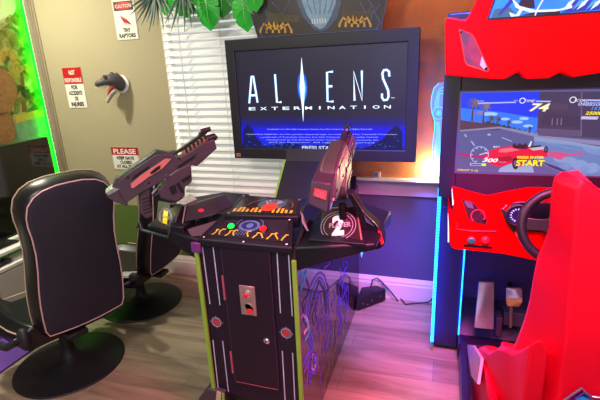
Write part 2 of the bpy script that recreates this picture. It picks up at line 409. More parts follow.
# not responsible
t,x0,x1,z0,z1 = sign('wall_sign',(62,68),(82,67.2),(69,108),'red and white sign reading NOT RESPONSIBLE FOR ACCIDENTS OR INJURIES left of the raptor head')
x1=x0+.178; W=x1-x0; H=z1-z0; f = lambda u,v:(x0+W*u,YW-.004,z0+H*v)
b = MB(); b.box((x0,YW-.004,z0),(x1,YW-.0005,z1), SWH); obj('sign_plate', b, t, bevel=.0015)
b = MB(); b.prism([f(0,.60),f(1,.60),f(1,1),f(0,1)],(0,-.0006,0),SRED); obj('red_header', b, t)
b = MB(); text(b,'NOT',f(.34,.83),f(.66,.83),(0,0,H*.11),SWH,ext=.0012,nrm=(0,-1,0),bold=.03); text(b,'RESPONSIBLE',f(.05,.65),f(.95,.65),(0,0,H*.1),SWH,ext=.0012,nrm=(0,-1,0),bold=.02)
for s_,a,v in (('FOR',.33,.47),('ACCIDENTS',.14,.33),('OR',.4,.19),('INJURIES',.16,.05)): text(b,s_,f(a,v),f(1-a,v),(0,0,H*.1),SBK,ext=.0008,nrm=(0,-1,0),bold=.045)
obj('lettering', b, t)
# please
t,x0,x1,z0,z1 = sign('wall_sign',(111,147.3),(137.5,147),(115.5,168.5),'red and white sign reading PLEASE KEEP GATE CLOSED AT ALL TIMES')
z0=z1-.18; W=x1-x0; H=z1-z0; f = lambda u,v:(x0+W*u,YW-.004,z0+H*v)
b = MB(); b.box((x0,YW-.004,z0),(x1,YW-.0005,z1), SWH); obj('sign_plate', b, t, bevel=.0015)
b = MB(); b.prism([f(0,.66),f(1,.66),f(1,1),f(0,1)],(0,-.0006,0),SRED); b.ribbon([f(.02,.03),f(.98,.03),f(.98,.97),f(.02,.97)],.002,SRED,closed=True); obj('red_header', b, t)
b = MB(); text(b,'PLEASE',f(.08,.72),f(.92,.72),(0,0,H*.21),SWH,ext=.0012,nrm=(0,-1,0),bold=.03)
for s_,a,v in (('KEEP GATE',.18,.47),('CLOSED',.28,.28),('AT ALL TIMES',.12,.1)): text(b,s_,f(a,v),f(1-a,v),(0,0,H*.13),SBK,ext=.0008,nrm=(0,-1,0),bold=.045)
obj('lettering', b, t)

# ------------------------------------------------------------------ raptor head on the wall
RG = mat('grey raptor skin','4a4a4c',.5,scale=60,var=.3,bump=.4); RP = mat('pale raptor throat','a9a695',.5,var=.15); RM = mat('raptor mouth','a04038',.4); RT = mat('raptor tooth','e8e0c8',.4)
base = P(122.5,84,Y=YW)
t = thing('raptor_head', 'grey toy raptor head with open mouth bursting out of a white ring on the wall', 'wall decoration', (base.x,YW,base.z))
b = MB(); b.lathe([(.060,0),(.066,.012),(.052,.022),(.038,.012),(.030,.008)], (base.x,YW,base.z), WHITE, 24, axis=(0,-1,0))
obj('mount_ring', b, t, smooth=True)
nb = base + Vector((0,-.005,0))
def ell(c, ax, rx, rz, n=14):
    ax = Vector(ax).normalized(); sd = ax.cross(Vector((0,0,1))).normalized(); up = sd.cross(ax)
    return [Vector(c) + sd*cos(2*PI*k/n)*rx + up*sin(2*PI*k/n)*rz*1.2 for k in range(n)]
O = lambda dx,dy,dz: (nb.x+dx*.9, nb.y-dy, nb.z+dz*1.15)
d_ = (-.82,-.55,-.12)
b = MB(); b.loft([ell(O(.0,.0,0),(0,-1,0),.048,.052),ell(O(-.004,.035,.014),(-.3,-1,.1),.046,.050),ell(O(-.022,.065,.026),(-.75,-.6,.1),.040,.042),ell(O(-.046,.082,.030),(-.95,-.4,-.1),.038,.034),ell(O(-.072,.092,.024),(-.95,-.3,-.2),.031,.026),ell(O(-.100,.10,.016),(-.95,-.3,-.15),.026,.020),ell(O(-.130,.108,.012),(-.95,-.3,-.1),.025,.021),ell(O(-.150,.113,.006),(-.95,-.3,-.3),.018,.015),ell(O(-.157,.115,.002),(-.95,-.3,-.3),.006,.006)], RG)
obj('upper_jaw', b, t, smooth=True, sub=1)
b = MB(); dj=(-.62,-.3,-.75)
b.loft([ell(O(-.012,.055,-.028),(-.4,-.8,-.3),.034,.024),ell(O(-.036,.075,-.045),dj,.028,.017),ell(O(-.058,.086,-.072),dj,.020,.012),ell(O(-.078,.094,-.100),dj,.016,.011),ell(O(-.084,.097,-.110),dj,.007,.006)], RP)
obj('lower_jaw', b, t, smooth=True, sub=1)
b = MB(); b.loft([ell(O(-.022,.066,-.004),dj,.027,.022),ell(O(-.046,.083,-.034),dj,.022,.014),ell(O(-.066,.093,-.066),dj,.013,.009)], RM); obj('tongue', b, t, smooth=True)
vs_=Vector((.3,-.95,0))
for q in range(6):
    s_=q/5; c=Vector(O(-.075-.070*s_,.093+.018*s_,-.004-.006*s_))
    for sd in (-1,1):
        b=MB(); b.lathe([(.0045,0),(.0001,-.018)],c+vs_*.018*sd,RT,6); obj('tooth', b, t)
for q in range(4):
    s_=q/3; c=Vector(O(-.048-.034*s_,.083+.014*s_,-.050-.046*s_))
    for sd in (-1,1):
        b=MB(); b.lathe([(.004,0),(.0001,.014)],c+vs_*.015*sd,RT,6); obj('tooth', b, t)
for sd in (-1,1):
    e_=Vector(O(-.060,.088,.048))+vs_*.030*sd
    b = MB(); b.sphere(e_, .011, mat('orange raptor eye','b05030',.2)); b.sphere(e_+Vector((0,0,.008)), .014, RG, sz=.5); obj('eye', b, t, smooth=True)
for dx_,dy_,dz_,r_ in ((-.030,.06,.062,.018),(-.088,.10,.040,.013),(-.010,.03,.058,.016)):
    b = MB(); b.sphere(O(dx_,dy_,dz_),r_,RG); obj('brow_ridge', b, t, smooth=True)

# ------------------------------------------------------------------ leaves over the window
LG = mat('bright green leaf','18b428',.45,scale=25,var=.25); LG2 = mat('mid green leaf','2a8c2a',.45,scale=25,var=.25); LD = mat('dark palm leaf','254638',.5,scale=25,var=.3); VEIN = mat('pale leaf vein','8fe08a',.5)
def on(px,py,Y): return P(px,py,Y=Y)
def monstera(px, py, size, rot, Y, mt, tag_parent, lean=0):
    """heart shaped leaf hanging down from its stem at (px,py); deep slits between ribs"""
    o = on(px,py,Y); out=[]
    def R_(a): # radius by angle from the tip direction
        a=abs(a); return .5*(1.08-.10*a+ .10*cos(2*a))*(1-.45*max(0,(a-2.5))/.64)
    b = MB(); n=60; slits = [.85,1.5,2.1]
    rim=[]
    for k in range(-n,n+1):
        a=PI*.97*k/n; r=R_(a); w=1
        for s in slits:
            dd=abs(abs(a)-s)
            if dd<.035: r*= .66
        # ellipse shape: longer along the tip
        x=sin(a)*r*.95; y=-.42-cos(a)*r*1.05+ .0
        if abs(a)<.25: y-= .08*(1-abs(a)/.25)
        rim.append((x,y,a))
    ctr=(0,-.38)
    cr,sr=cos(rot),sin(rot)
    def W3(x,y):
        X=(x*cr-y*sr)*size; Z=(x*sr+y*cr)*size
        bend = -.25*abs(x)*size - .35*(y+.4)**2*size + lean*Z
        return Vector((o.x+X, Y+bend*-.6, o.z+Z))
    vs=[W3(*ctr)]+[W3(x,y) for x,y,a in rim]; N=len(rim)
    fs=[(0,i,i+1) for i in range(1,N)]
    k=len(vs); vs2=[v+Vector((0,.0015,0)) for v in vs]
    fs2=[tuple(k+q for q in reversed(f)) for f in fs]+[(0,1,k+1,k),(0,k,k+N,N)]+[(i+1,i,k+i,k+i+1) for i in range(1,N)]
    b.add(vs+vs2, fs+fs2, mt)
    lf=obj('leaf', b, tag_parent, smooth=True)
    b = MB(); F_=Vector((0,-.0012,0))
    b.tube([W3(0,y)+F_ for y in (.08,-.1,-.3,-.6,-.9)], [.004,.003,.0025,.002,.001], VEIN,5)
    for s in (-1,1):
        for a in (.9,1.42,1.95): b.tube([W3(0,-.38+.1*(a-1.4))+F_, W3(s*sin(a)*.4,-.42-cos(a)*.42)+F_], .001, VEIN,4)
    obj('vein', b, lf)
t = thing('leaf_garland', 'artificial garland of bright green monstera leaves hanging over the window top', 'garland', (-1.3,2.6,2.1))
monstera(205,-9,.20,.0,2.57,LG,t); monstera(241,-9,.20,.06,2.55,LG,t); monstera(222,-20,.19,-.15,2.60,LG2,t); monstera(190,-24,.17,.35,2.62,LG,t); monstera(250,-22,.16,.1,2.50,LG,t)
monstera(178,-14,.16,.25,2.63,LG2,t); monstera(168,-16,.17,-.35,2.64,LG,t)
b = MB(); b.tube([on(150,-24,2.775),on(160,-14,2.64),on(190,-10,2.63),on(225,-12,2.62),on(262,-14,2.60)], .006, LD, 6); obj('stem', b, t)
for q,(x,y) in enumerate(((187,5),(187,13),(181,12),(176,3),(192,9))):
    o_=on(x,y,2.63+.006*q); b=MB(); pts=[]
    for k in range(16):
        a=2*PI*k/16; pts.append(o_+Vector((sin(a)*.024*(1+.15*cos(3*a)),0,cos(a)*.028)))
    b.prism(pts,(0,.002,0),LG); obj('small_leaf', b, t)
t = thing('palm_frond', 'dark green artificial palm frond fanning over the top left corner of the window', 'artificial plant', (-1.8,2.55,2.1))
def fan(cx, cy, a0, a1, n, ln, Y):
    c=on(cx,cy,Y)
    for q in range(n):
        a=a0+(a1-a0)*q/(n-1); L_=ln*(.85+.15*sin(q*2.3)); b=MB(); rings=[]
        for s in range(6):
            f=s/5; w=.0085*sin(PI*(.12+.86*f))+.0006; ctr=c+Vector((cos(a)*L_*f, -.05*f*f+ .006*sin(q*1.7), sin(a)*L_*f-.04*f*f)); nn=Vector((-sin(a),0,cos(a)))
            rings.append([ctr-nn*w,ctr+Vector((0,-.002,0)),ctr+nn*w,ctr+Vector((0,.001,0))])
        b.loft(rings,LD); obj('leaflet',b,t,smooth=True)
    obj('stalk', MB().tube([c,c+Vector((-.01,.03,.12)),Vector((c.x-.01,YW-.002,c.z+.16))],.006,LD,6), t)
fan(155,-8,math.radians(195),math.radians(318),13,.20,2.56)
fan(182,-14,math.radians(235),math.radians(300),6,.24,2.54)

# ------------------------------------------------------------------ gaming chairs
FAB = mat('dark violet chair mesh', '2b2738', .8, scale=180, var=.3, bump=.25); LEA = mat('black chair vinyl', '15151a', .32, var=.1)
PIPE = mat('pink chair piping', 'e8b4ba', .45, var=.05); PIPE2 = mat('cream chair piping','c9b49a',.45,var=.05); PAINT = mat('black powder coated steel','141318',.5,var=.1)
def make_chair(label):
    t = thing('gaming_chair', label, 'chair', (0,0,0), 'black rocking gaming chairs on round floor bases')
    rec = math.radians(10); U0 = .065
    def W(u, v, d):      # back surface coordinates, d = forward into the cushion
        return Vector((-.22 - v*sin(rec) + d*cos(rec), -(u+U0), .35 + v*cos(rec) + d*sin(rec)))
    half = [(0,-.030),(.07,-.028),(.13,-.022),(.190,-.014),(.204,.02),(.208,.10),(.208,.18),(.203,.27),(.193,.37),(.188,.46),(.192,.55),(.200,.61),(.200,.655),(.188,.705),(.160,.742),(.120,.765),(.06,.778),(0,.780)]
    full = half + [(-u,v) for u,v in reversed(half[1:-1])]
    n = len(full); cx, cy = 0, .35
    def ring(k, d, grow=0): 
        return [W(u*(1+k)+ (grow if u>.01 else -grow if u<-.01 else 0), cy+(v-cy)*(1+k*.5), d) for u,v in full]
    b = MB(); b.loft([ring(-.10,-.004), ring(-.03,.000), ring(0,.006)], FAB); obj('back_panel', b, t, smooth=True)
    b = MB(); b.loft([ring(0,.006), ring(.03,.02,.004), ring(.07,.055,.008), ring(.08,.090,.010), ring(.05,.108,.006), ring(-.07,.105), ring(-.25,.08)], LEA)
    bk = obj('backrest', b, t, smooth=True, ang=60)
    obj('back_piping', MB().tube([W(u*1.005, v, .002) for u,v in full], .0034, PIPE, 8, closed=True), t, smooth=True)
    obj('front_piping', MB().tube(ring(.085,.093,.010), .0032, PIPE2, 8, closed=True), t, smooth=True)
    # seat: cushion with side bolsters
    b = MB(); rings=[]
    for x,w,z in ((-.16,.17,.30),(-.05,.20,.30),(.12,.22,.30),(.26,.215,.31),(.31,.19,.31)):
        rings.append([(x,-w-.05,z-.03),(x,-w-.06,z+.07),(x,-w,z+.10),(x,-w+.05,z+.05),(x,w-.05,z+.05),(x,w,z+.10),(x,w+.06,z+.07),(x,w+.05,z-.03)])
    b.loft(rings, LEA); s=obj('seat', b, t, bevel=.012, smooth=True)
    obj('seat_piping', MB().tube([(x,sgn*(w+.061),z+.071) for sgn in (1,) for x,w,z in ((-.16,.17,.30),(-.05,.20,.30),(.12,.22,.30),(.26,.215,.31))]+[(.32,.20,.38),(.32,-.20,.38)]+[(x,-(w+.061),z+.071) for x,w,z in ((.26,.215,.31),(.12,.22,.30),(-.05,.20,.30),(-.16,.17,.30))], .004, PIPE2, 6), s, smooth=True)
    b = MB(); b.lathe([(.292,0),(.294,.004),(.29,.010),(.26,.014),(.17,.024),(.10,.038),(.062,.056),(.042,.082),(.034,.12),(.032,.2),(.032,.275)],(0,0,0),PAINT,48)
    obj('pedestal_base', b, t, smooth=True)
    obj('mounting_plate', MB().box((-.12,-.10,.262),(.14,.10,.278), PAINT).box((-.235,-.05,.27),(-.1,.05,.30),PAINT), t, bevel=.004)
    for s_ in (1,-1):
        b = MB(); b.tube([(-.17,.235*s_,.36),(-.09,.29*s_,.31),(.02,.31*s_,.29),(.12,.315*s_,.31),(.17,.32*s_,.38),(.16,.32*s_,.46),(.10,.32*s_,.50)], [.017,.02,.021,.021,.019,.017,.016], BLKM, 10)
        arm = obj('armrest', b, t, smooth=True)
        b = MB(); b.loft([[(x,.32*s_+w*cos(2*PI*k/12),z+h*sin(2*PI*k/12)) for k in range(12)] for x,z,w,h in ((-.10,.505,.018,.010),(-.08,.51,.030,.018),(.06,.515,.034,.018),(.16,.51,.032,.018),(.185,.505,.018,.010))], LEA)
        obj('arm_pad', b, arm, smooth=True)
        b = MB(); b.sphere((-.15,.225*s_,.345),.05,BLKM,sx=1,sy=.6,sz=1.2); b.lathe([(.02,0),(.02,.012),(.001,.014)],(-.15,.255*s_,.35),BLKG,12,axis=(0,s_,0)); obj('hinge_cover', b, t, smooth=True)
    return t
def copy_tree(o, parent=None):
    c = o.copy(); COL.objects.link(c); c.parent = parent
    for ch in list(o.children): copy_tree(ch, c)
    return c
ch = make_chair('black gaming chair with pink piped back, nearest the camera on the left')
ch2 = copy_tree(ch)
ch.location = (-1.995, 1.615, 0); ch.rotation_euler.z = math.radians(157)
ch2.location = (-2.020, 2.305, 0); ch2.rotation_euler.z = math.radians(182)
ch2.scale = (.95,.95,.87); ch2['label'] = 'black gaming chair farther back, between the near chair and the gun cabinet'

# ------------------------------------------------------------------ shooting cabinet
XC, XA, XB, YF, YB = -.724, -.938, -.51, 1.417, 2.665
t = thing('arcade_cabinet', 'tall black two player shooting arcade cabinet with large monitor, coin door and green edge trim', 'arcade machine', (XC,2.0,0))
SIDEM = mat('mirror gloss side laminate', '5b4c52', .06, metal=.85, var=.05)
BODY = mat('dark violet laminate','1b1326',.45,var=.12,scale=60,spec=.3)
b = MB(); b.box((XA+.012,YF+.006,.2),(XB-.012,YF+.03,.925), BODY); fp=obj('front_panel', b, t, bevel=.002)
b = MB(); b.box((XA+.012,YF+.06,.0),(XB-.012,YF+.09,.2), BLKM); obj('plinth', b, t)
b = MB(); b.box((XA+.012,YB-.02,.03),(XB-.012,YB,.9), BLK); obj('back_panel', b, t)
for x0,x1,nm in ((XA,XA+.012,0),(XB-.012,XB,1)):
    b = MB(); b.prism([(x0,YF+.004,.005),(x0,YF+.004,.93),(x0,1.60,.99),(x0,1.90,.84),(x0,YB,.84),(x0,YB,.005)], (x1-x0,0,0), SIDEM if nm else BLK)
    sp = obj('side_panel', b, t)
    if nm: RSIDE = sp
    b = MB(); b.box((x0-.003,YF-.008,.006 if nm else .2),(x1+.003,YF+.004,.893), GREENT); obj('edge_moulding', b, t, bevel=.002)
b = MB(); b.box((XA-.012,YF-.012,.888),(XA+.03,YF+.004,.93), mat('purple corner bracket','6a3078',.35)); obj('corner_bracket', b, t, bevel=.003)
# graphics on the right hand side
SW = {'b':mat('art blue','3a3cff',.35,var=.2),'v':mat('art violet','7a3ad8',.35,var=.25),'c':mat('art cyan','4ac8f0',.35),'w':mat('art pale','d8d0f8',.35),'y':mat('art ochre','b0803a',.45,var=.3),'d':mat('art dark violet','33204f',.4,var=.3)}
b = MB(); XS = XB+.0004
def sw(pts, w, c, seg=5):
    # smooth through the points
    q=[P(*p,X=XS) for p in pts]; out=[]
    for i in range(len(q)-1):
        p0=q[max(i-1,0)];p1=q[i];p2=q[i+1];p3=q[min(i+2,len(q)-1)]
        for k in range(seg):
            s=k/seg; out.append(.5*((2*p1)+(p2-p0)*s+(2*p0-5*p1+4*p2-p3)*s*s+(3*p1-p0-3*p2+p3)*s**3))
    out.append(q[-1]); b.ribbon(out,w,SW[c],nrm=(1,0,0),th=.0008)
for k,c in ((0,'v'),(3,'b'),(6,'d')):
    sw([(306+k*.6,318),(307+k,300),(312+k*.8,283+k),(319,273+k*1.5),(325-k*.5,277+k*1.5),(328-k*.6,292),(329-k*.5,312)], .012 if k<6 else .02, c)
sw([(300.5,272),(303,276),(306,271),(303,283),(301,290)],.014,'c'); sw([(302,316),(306,318),(308,326),(304,334)],.018,'w'); sw([(303,318),(308,323),(309,333),(305,340)],.012,'c')
sw([(303,366),(307,356),(312,348),(309,340),(313,330)],.020,'b'); sw([(304,372),(309,362),(313,352)],.012,'v')
for k in range(3): sw([(312+k,352),(317-k,354+k),(318-k,362),(314,374-2*k),(310+k,368),(310+k,358),(312+k,352)],.008,'vbw'[k])
for x_,y0_,y1_,c in ((317,286,322,'b'),(320,292,335,'v'),(323,286,330,'b'),(326,318,352,'v'),(314,296,326,'d'),(319,330,372,'y'),(322,345,392,'v'),(333,290,312,'b'),(340,268,298,'v'),(343,262,288,'b'),(346,262,275,'b')):
    sw([(x_,y0_),(x_+1.5,(y0_*2+y1_)/3),(x_-1.5,(y0_+2*y1_)/3),(x_,y1_)],.008,c)
random.seed(21)
for q in range(26):
    x_=random.uniform(305,350); lo_=270+ (x_-305)*.0; hi_=392-(x_-318)*2.1 if x_>318 else 395; y0_=random.uniform(lo_,hi_-30); y1_=min(hi_-4,y0_+random.uniform(14,46)); a_=random.uniform(-3,3)
    sw([(x_,y0_),(x_+a_,(y0_*2+y1_)/3),(x_-a_-.8,(y0_+2*y1_)/3),(x_-1.5,y1_)],random.uniform(.005,.009) if x_>328 else random.uniform(.008,.015),'bvdvb'[q%5])
for x_,y0_,y1_ in ((346,318,336),(342,322,345),(338,330,352),(335,345,366),(331,352,376),(327,372,392),(349,308,322)): sw([(x_,y0_),(x_-2,(y0_+y1_)/2),(x_-3.2,y1_)],.007,'y')
sw([(318,262),(326,258),(330,262),(324,268)],.012,'v')
obj('side_artwork', b, RSIDE)

# front panel lines, medallions, door
LNE = mat('pale blue pinstripe','b9c4e0',.35); PNK = mat('salmon hinge metal','a85c6a',.35,metal=.2)
Yf = YF+.0058
for a_,c_ in (((202.5,247),(210,304)),((213,246),(220,305)),((213,340),(218.5,391)),((222.7,341),(228.5,392)),((277,251),(280.5,313)),((288.6,255),(292.3,316)),((282.3,351),(285.2,401)),((292.6,353),(295,403))):
    b = MB(); linY(b,[a_,c_],Yf,.0042,LNE); obj('pinstripe', b, fp)
for (mx_,my_) in ((216.5,322),(286.3,333)):
    c=P(mx_,my_,Y=Yf); b=MB(); b.disc(c,.026,mat('medallion blue grey','405070',.4,scale=140,var=.5),n=20); b.disc(c+Vector((0,-.001,0)),.0145,mat('medallion red','a8323a',.4,scale=200,var=.6),n=20)
    for q in range(4):
        a=PI/2*q; d1=Vector((cos(a),0,sin(a))); b.ribbon([c+d1*.016,c+d1*.03],.0015,LNE)
    b.ribbon([c+Vector((cos(2*PI*k/20)*.0205,-.001,sin(2*PI*k/20)*.0205)) for k in range(20)],.0018,mat('medallion ring','c8b8b0',.4),closed=True)
    obj('medallion', b, fp)
dx0,dx1,dz0,dz1=-.822,-.612,.272,.918
b = MB(); b.box((dx0,YF-.002,dz0),(dx1,YF+.0065,dz1), mat('coin door steel','1d1426',.42,var=.1,spec=.3)); door=obj('coin_door', b, t, bevel=.0015)
b = MB(); b.ribbon([(dx0+.008,YF-.002,dz0+.01),(dx1-.008,YF-.002,dz0+.01)],.002,PNK,th=.001); b.ribbon([(dx0+.002,YF-.002,dz0+.01),(dx0+.002,YF-.002,dz1)],.0015,mat('door edge','4a3450',.4),th=.001); b.ribbon([(dx1-.002,YF-.002,dz0+.01),(dx1-.002,YF-.002,dz1)],.0015,MATS['door edge'],th=.001)
obj('door_edge_line', b, door)
for (p0_,p1_) in (((224.6,276),(227,300)),((232,352),(234,373))):
    a=P(*p0_,Y=YF-.003); c=P(*p1_,Y=YF-.003); obj('hinge', MB().tube([(dx0-.004,YF-.003,a.z),(dx0-.004,YF-.003,c.z)],.0042,PNK,8), door, smooth=True)
pA=P(239,285,Y=YF-.004); pB=P(257,316,Y=YF-.004)
b = MB(); b.box((pA.x,YF-.007,pB.z),(pB.x,YF-.001,pA.z), mat('satin coin plate','b8a2a0',.35,metal=.7)); cp=obj('coin_plate', b, door, bevel=.0015)
mx_=(pA.x+pB.x)/2; hz=(pA.z-pB.z)
b = MB(); b.lathe([(.017,0),(.017,.003),(.013,.005)],(mx_,YF-.007,pB.z+hz*.74),CHROME,20,axis=(0,-1,0)); b.lathe([(.009,0),(.009,.01),(.007,.013)],(mx_,YF-.011,pB.z+hz*.72),mat('red plastic button','c81420',.25,emit=.3),16,axis=(0,-1,0)); obj('return_button', b, cp, smooth=True)
b = MB(); b.disc((mx_+.004,YF-.007,pB.z+hz*.28),.013,BLKG,r2=.020,th=.003); b.box((mx_-.001,YF-.014,pB.z+hz*.1),(mx_+.018,YF-.007,pB.z+hz*.24),mat('red coin slot','c02030',.3,emit=.3)); b.lathe([(.016,0),(.017,.002),(.014,.003)],(mx_+.002,YF-.007,pB.z+hz*.3),CHROME,20,axis=(0,-1,0)); obj('coin_slot', b, cp)
kx=P(266.5,341,Y=YF-.004); b = MB(); b.lathe([(.014,0),(.014,.004),(.010,.008),(.005,.009)],(kx.x,YF-.002,kx.z),CHROME,20,axis=(0,-1,0)); b.box((kx.x-.0015,YF-.013,kx.z-.006),(kx.x+.0015,YF-.009,kx.z+.006),BLK); obj('door_lock', b, door, smooth=True)
# foot bracket at the lower left
b = MB(); b.prism([P(198,401,Y=1.40),P(199,398,Y=1.40),P(208,389,Y=1.40),P(224,393,Y=1.40),P(224,402,Y=1.40),(-.90,1.40,0),(-1.0,1.40,0)], (0,.12,0), mat('grey caster bracket','3a3a40',.5)); 
obj('foot_bracket', b, t, bevel=.004)
b = MB(); b.prism([P(217,391,Y=1.395),P(221,392,Y=1.395),P(221,400,Y=1.395),P(216,400,Y=1.395)],(0,-.002,0),mat('pale bracket cap','b8b09a',.5)); b.prism([P(222,393,Y=1.395),P(224.5,393,Y=1.395),P(225,404,Y=1.395),P(222.5,404,Y=1.395)],(0,-.003,0),GREENT); obj('bracket_cap', b, t)

# control panels
def slab(mb, quad, down, m):
    mb.prism(quad, Vector((0,0,-down)), m)
CPF = mat('black control deck', '141320', .42, var=.1, spec=.3)
A0=[P(199,240,Y=YF-.004),P(291,244,Y=YF-.004),Vector((-.600,1.575,1.004)),Vector((-.856,1.545,1.004))]
A0[0].z=A0[1].z=.946
A0=[Vector((XA+.012,YF-.004,.944)),Vector((XB-.008,YF-.004,.944)),Vector((-.565,1.575,1.0)),Vector((-.883,1.575,1.0))]
b = MB(); slab(b, A0, .03, CPF); pa=obj('front_control_panel', b, t, bevel=.006)
def fA(u,v,h=.001): # along panel A
    lo=A0[0].lerp(A0[1],u); hi=A0[3].lerp(A0[2],u); return lo.lerp(hi,v)+Vector((0,0,h))
GLS = mat('glossy art panel','201f2c',.18,var=.3,scale=25)
YE = mat('yellow bone artwork','d8bc28',.4,scale=90,var=.35); BL = mat('blue skull artwork','4a6a9a',.4,scale=120,var=.5); OR = mat('orange skull artwork','c84a28',.4,scale=120,var=.5); TE=mat('teal artwork','3a6a66',.4,scale=90,var=.5)
NA=(A0[1]-A0[0]).cross(A0[3]-A0[0]).normalized()
if NA.z<0: NA=-NA
def flat(mb,pts,m,h=.0006,n=NA): mb.prism(pts, n*h, m)
b = MB(); flat(b,[fA(.07,.16),fA(.93,.16),fA(.93,.92),fA(.07,.92)],GLS)
c=fA(.47,.60,.002)
b.disc(c,.046,BL,nrm=NA,th=.0008,r2=.034,u=(1,0,0)); b.disc(c+NA*.001,.034,mat('deep blue artwork','1c2a60',.3,scale=60,var=.5),nrm=NA,th=.0008,r2=.024,u=(1,0,0)); b.disc(c+NA*.0018+Vector((.004,-.002,0)),.015,BL,nrm=NA,th=.0008)
b.ribbon([c+Vector((cos(PI*k/12)*.058,sin(PI*k/12)*.05,sin(PI*k/12)*.05*.36))+NA*.001 for k in range(13)],.003,BL,nrm=NA)
for q in range(11):
    u=.12+.078*q
    if .42<u<.5: continue
    z_=[fA(u+.02*math.sin(q*3+s),.19+.065*s+(.03 if q%2 else 0),.0022) for s in range(4)]; b.ribbon(z_,.0055,YE,nrm=NA); b.ribbon([z_[3],z_[3]+Vector((.012,-.002,0))],.005,YE,nrm=NA)
for q in range(5): b.ribbon([fA(.34+.03*q,.25,.002),fA(.36+.03*q,.5,.002)],.003,BL,nrm=NA)
obj('panel_artwork', b, pa)
for (u,v,mn,cl) in ((.27,.50,'green start button','10ff50'),(.655,.50,'red start button','ff1828')):
    c=fA(u,v,.0); bb=MB(); bb.lathe([(.019,0),(.019,.004),(.016,.007)],c,BLKG,24,axis=NA); bb.lathe([(.0145,.004),(.0145,.010),(.012,.014),(.004,.0155)],c,mat(mn,cl,.25,emit=1.1,var=0),24,axis=NA)
    o=obj('push_button', bb, pa, smooth=True); o['label']=mn
for u,v in ((.06,.1),(.94,.1),(.06,.94),(.94,.94),(.5,.06)):
    b = MB(); b.lathe([(.0045,0),(.0045,.0015),(.002,.003)],fA(u,v,.0),STEEL,10,axis=NA); obj('screw', b, pa)
# rear (upper) panel
B0=[Vector((-.915,1.60,1.012)),Vector((-.540,1.60,1.012)),Vector((-.565,1.84,1.028)),Vector((-.895,1.84,1.028))]
B0=[P(224,214.5,Z=1.012),P(299,216.5,Z=1.012),P(303,199,Z=1.028),P(242,194.5,Z=1.028)]
b = MB(); slab(b,B0,.05,CPF); pb=obj('rear_control_panel', b, t, bevel=.006)
NB=(B0[1]-B0[0]).cross(B0[3]-B0[0]).normalized()
def fB(u,v,h=.001):
    lo=B0[0].lerp(B0[1],u); hi=B0[3].lerp(B0[2],u); return lo.lerp(hi,v)+Vector((0,0,h))
b = MB(); flat(b,[fB(.07,.10),fB(.95,.10),fB(.93,.90),fB(.07,.90)],mat('glossy olive art panel','23241f',.15,var=.5,scale=18),n=NB)
c=fB(.56,.40,.002)
b.disc(c+Vector((0,.03,.003)),.062,TE,nrm=NB,th=.0008,r2=.055,u=(1,0,0)); b.disc(c+NB*.001,.034,OR,nrm=NB,th=.001,r2=.045,u=(1,0,0))
b.ribbon([c+Vector((cos(PI*k/16)*.10,.0+sin(PI*k/16)*.10,.004))+NB*.001 for k in range(17)],.003,mat('olive ring line','7a7a5a',.4),nrm=NB)
for q in range(6):
    a=PI*(.25+.1*q); b.ribbon([c+Vector((cos(a)*.03,sin(a)*.05,.004)),c+Vector((cos(a)*.055,sin(a)*.085,.007))],.006,mat('pale blue artwork','a8c0c8',.4),nrm=NB)
for q in range(14):
    u=.1+.06*q
    if .47<u<.6: continue
    b.ribbon([fB(u,.13,.0025),fB(u+.01*math.sin(q*2),.26+.1*math.sin(q)**2+(.12 if .6<u<.75 else 0),.0025)],.010,YE,nrm=NB)
obj('panel_artwork', b, pb)
for u,v in ((.05,.93),(.95,.93),(.05,.06)):
    b = MB(); b.lathe([(.006,0),(.006,.002),(.002,.003)],fB(u,v,.0),STEEL,10,axis=NB); obj('screw', b, pb)
b = MB(); b.prism([P(301,213,Y=1.58),P(307,231,Y=1.50),P(302,222,Y=1.53)],(.006,.002,0),mat('brushed side wedge','b0aab8',.3,metal=.6)); b.prism([P(300,214,Y=1.57),P(308,197,Y=1.72),P(303,199,Y=1.74)],(.004,0,0),CHROME); obj('side_bracket', b, t)
# deck wings
for s in (1,-1):
    X = lambda d: XC + s*d
    b = MB()
    b.loft([[(X(.205),1.425,.838),(X(.205),1.95,.838),(X(.205),1.95,.975),(X(.205),1.425,.940)],
            [(X(.34),1.455,.885),(X(.34),1.93,.885),(X(.34),1.93,.985),(X(.34),1.455,.948)],
            [(X(.50),1.50,.925),(X(.52),1.80,.925),(X(.52),1.80,.975),(X(.50),1.50,.950)]], CPF)
    obj('deck_wing', b, t, bevel=.008)
b = MB(); b.box((XA-.02,1.60,.84),(XB+.02,2.12,.875), CPF); obj('deck_centre', b, t, bevel=.006)
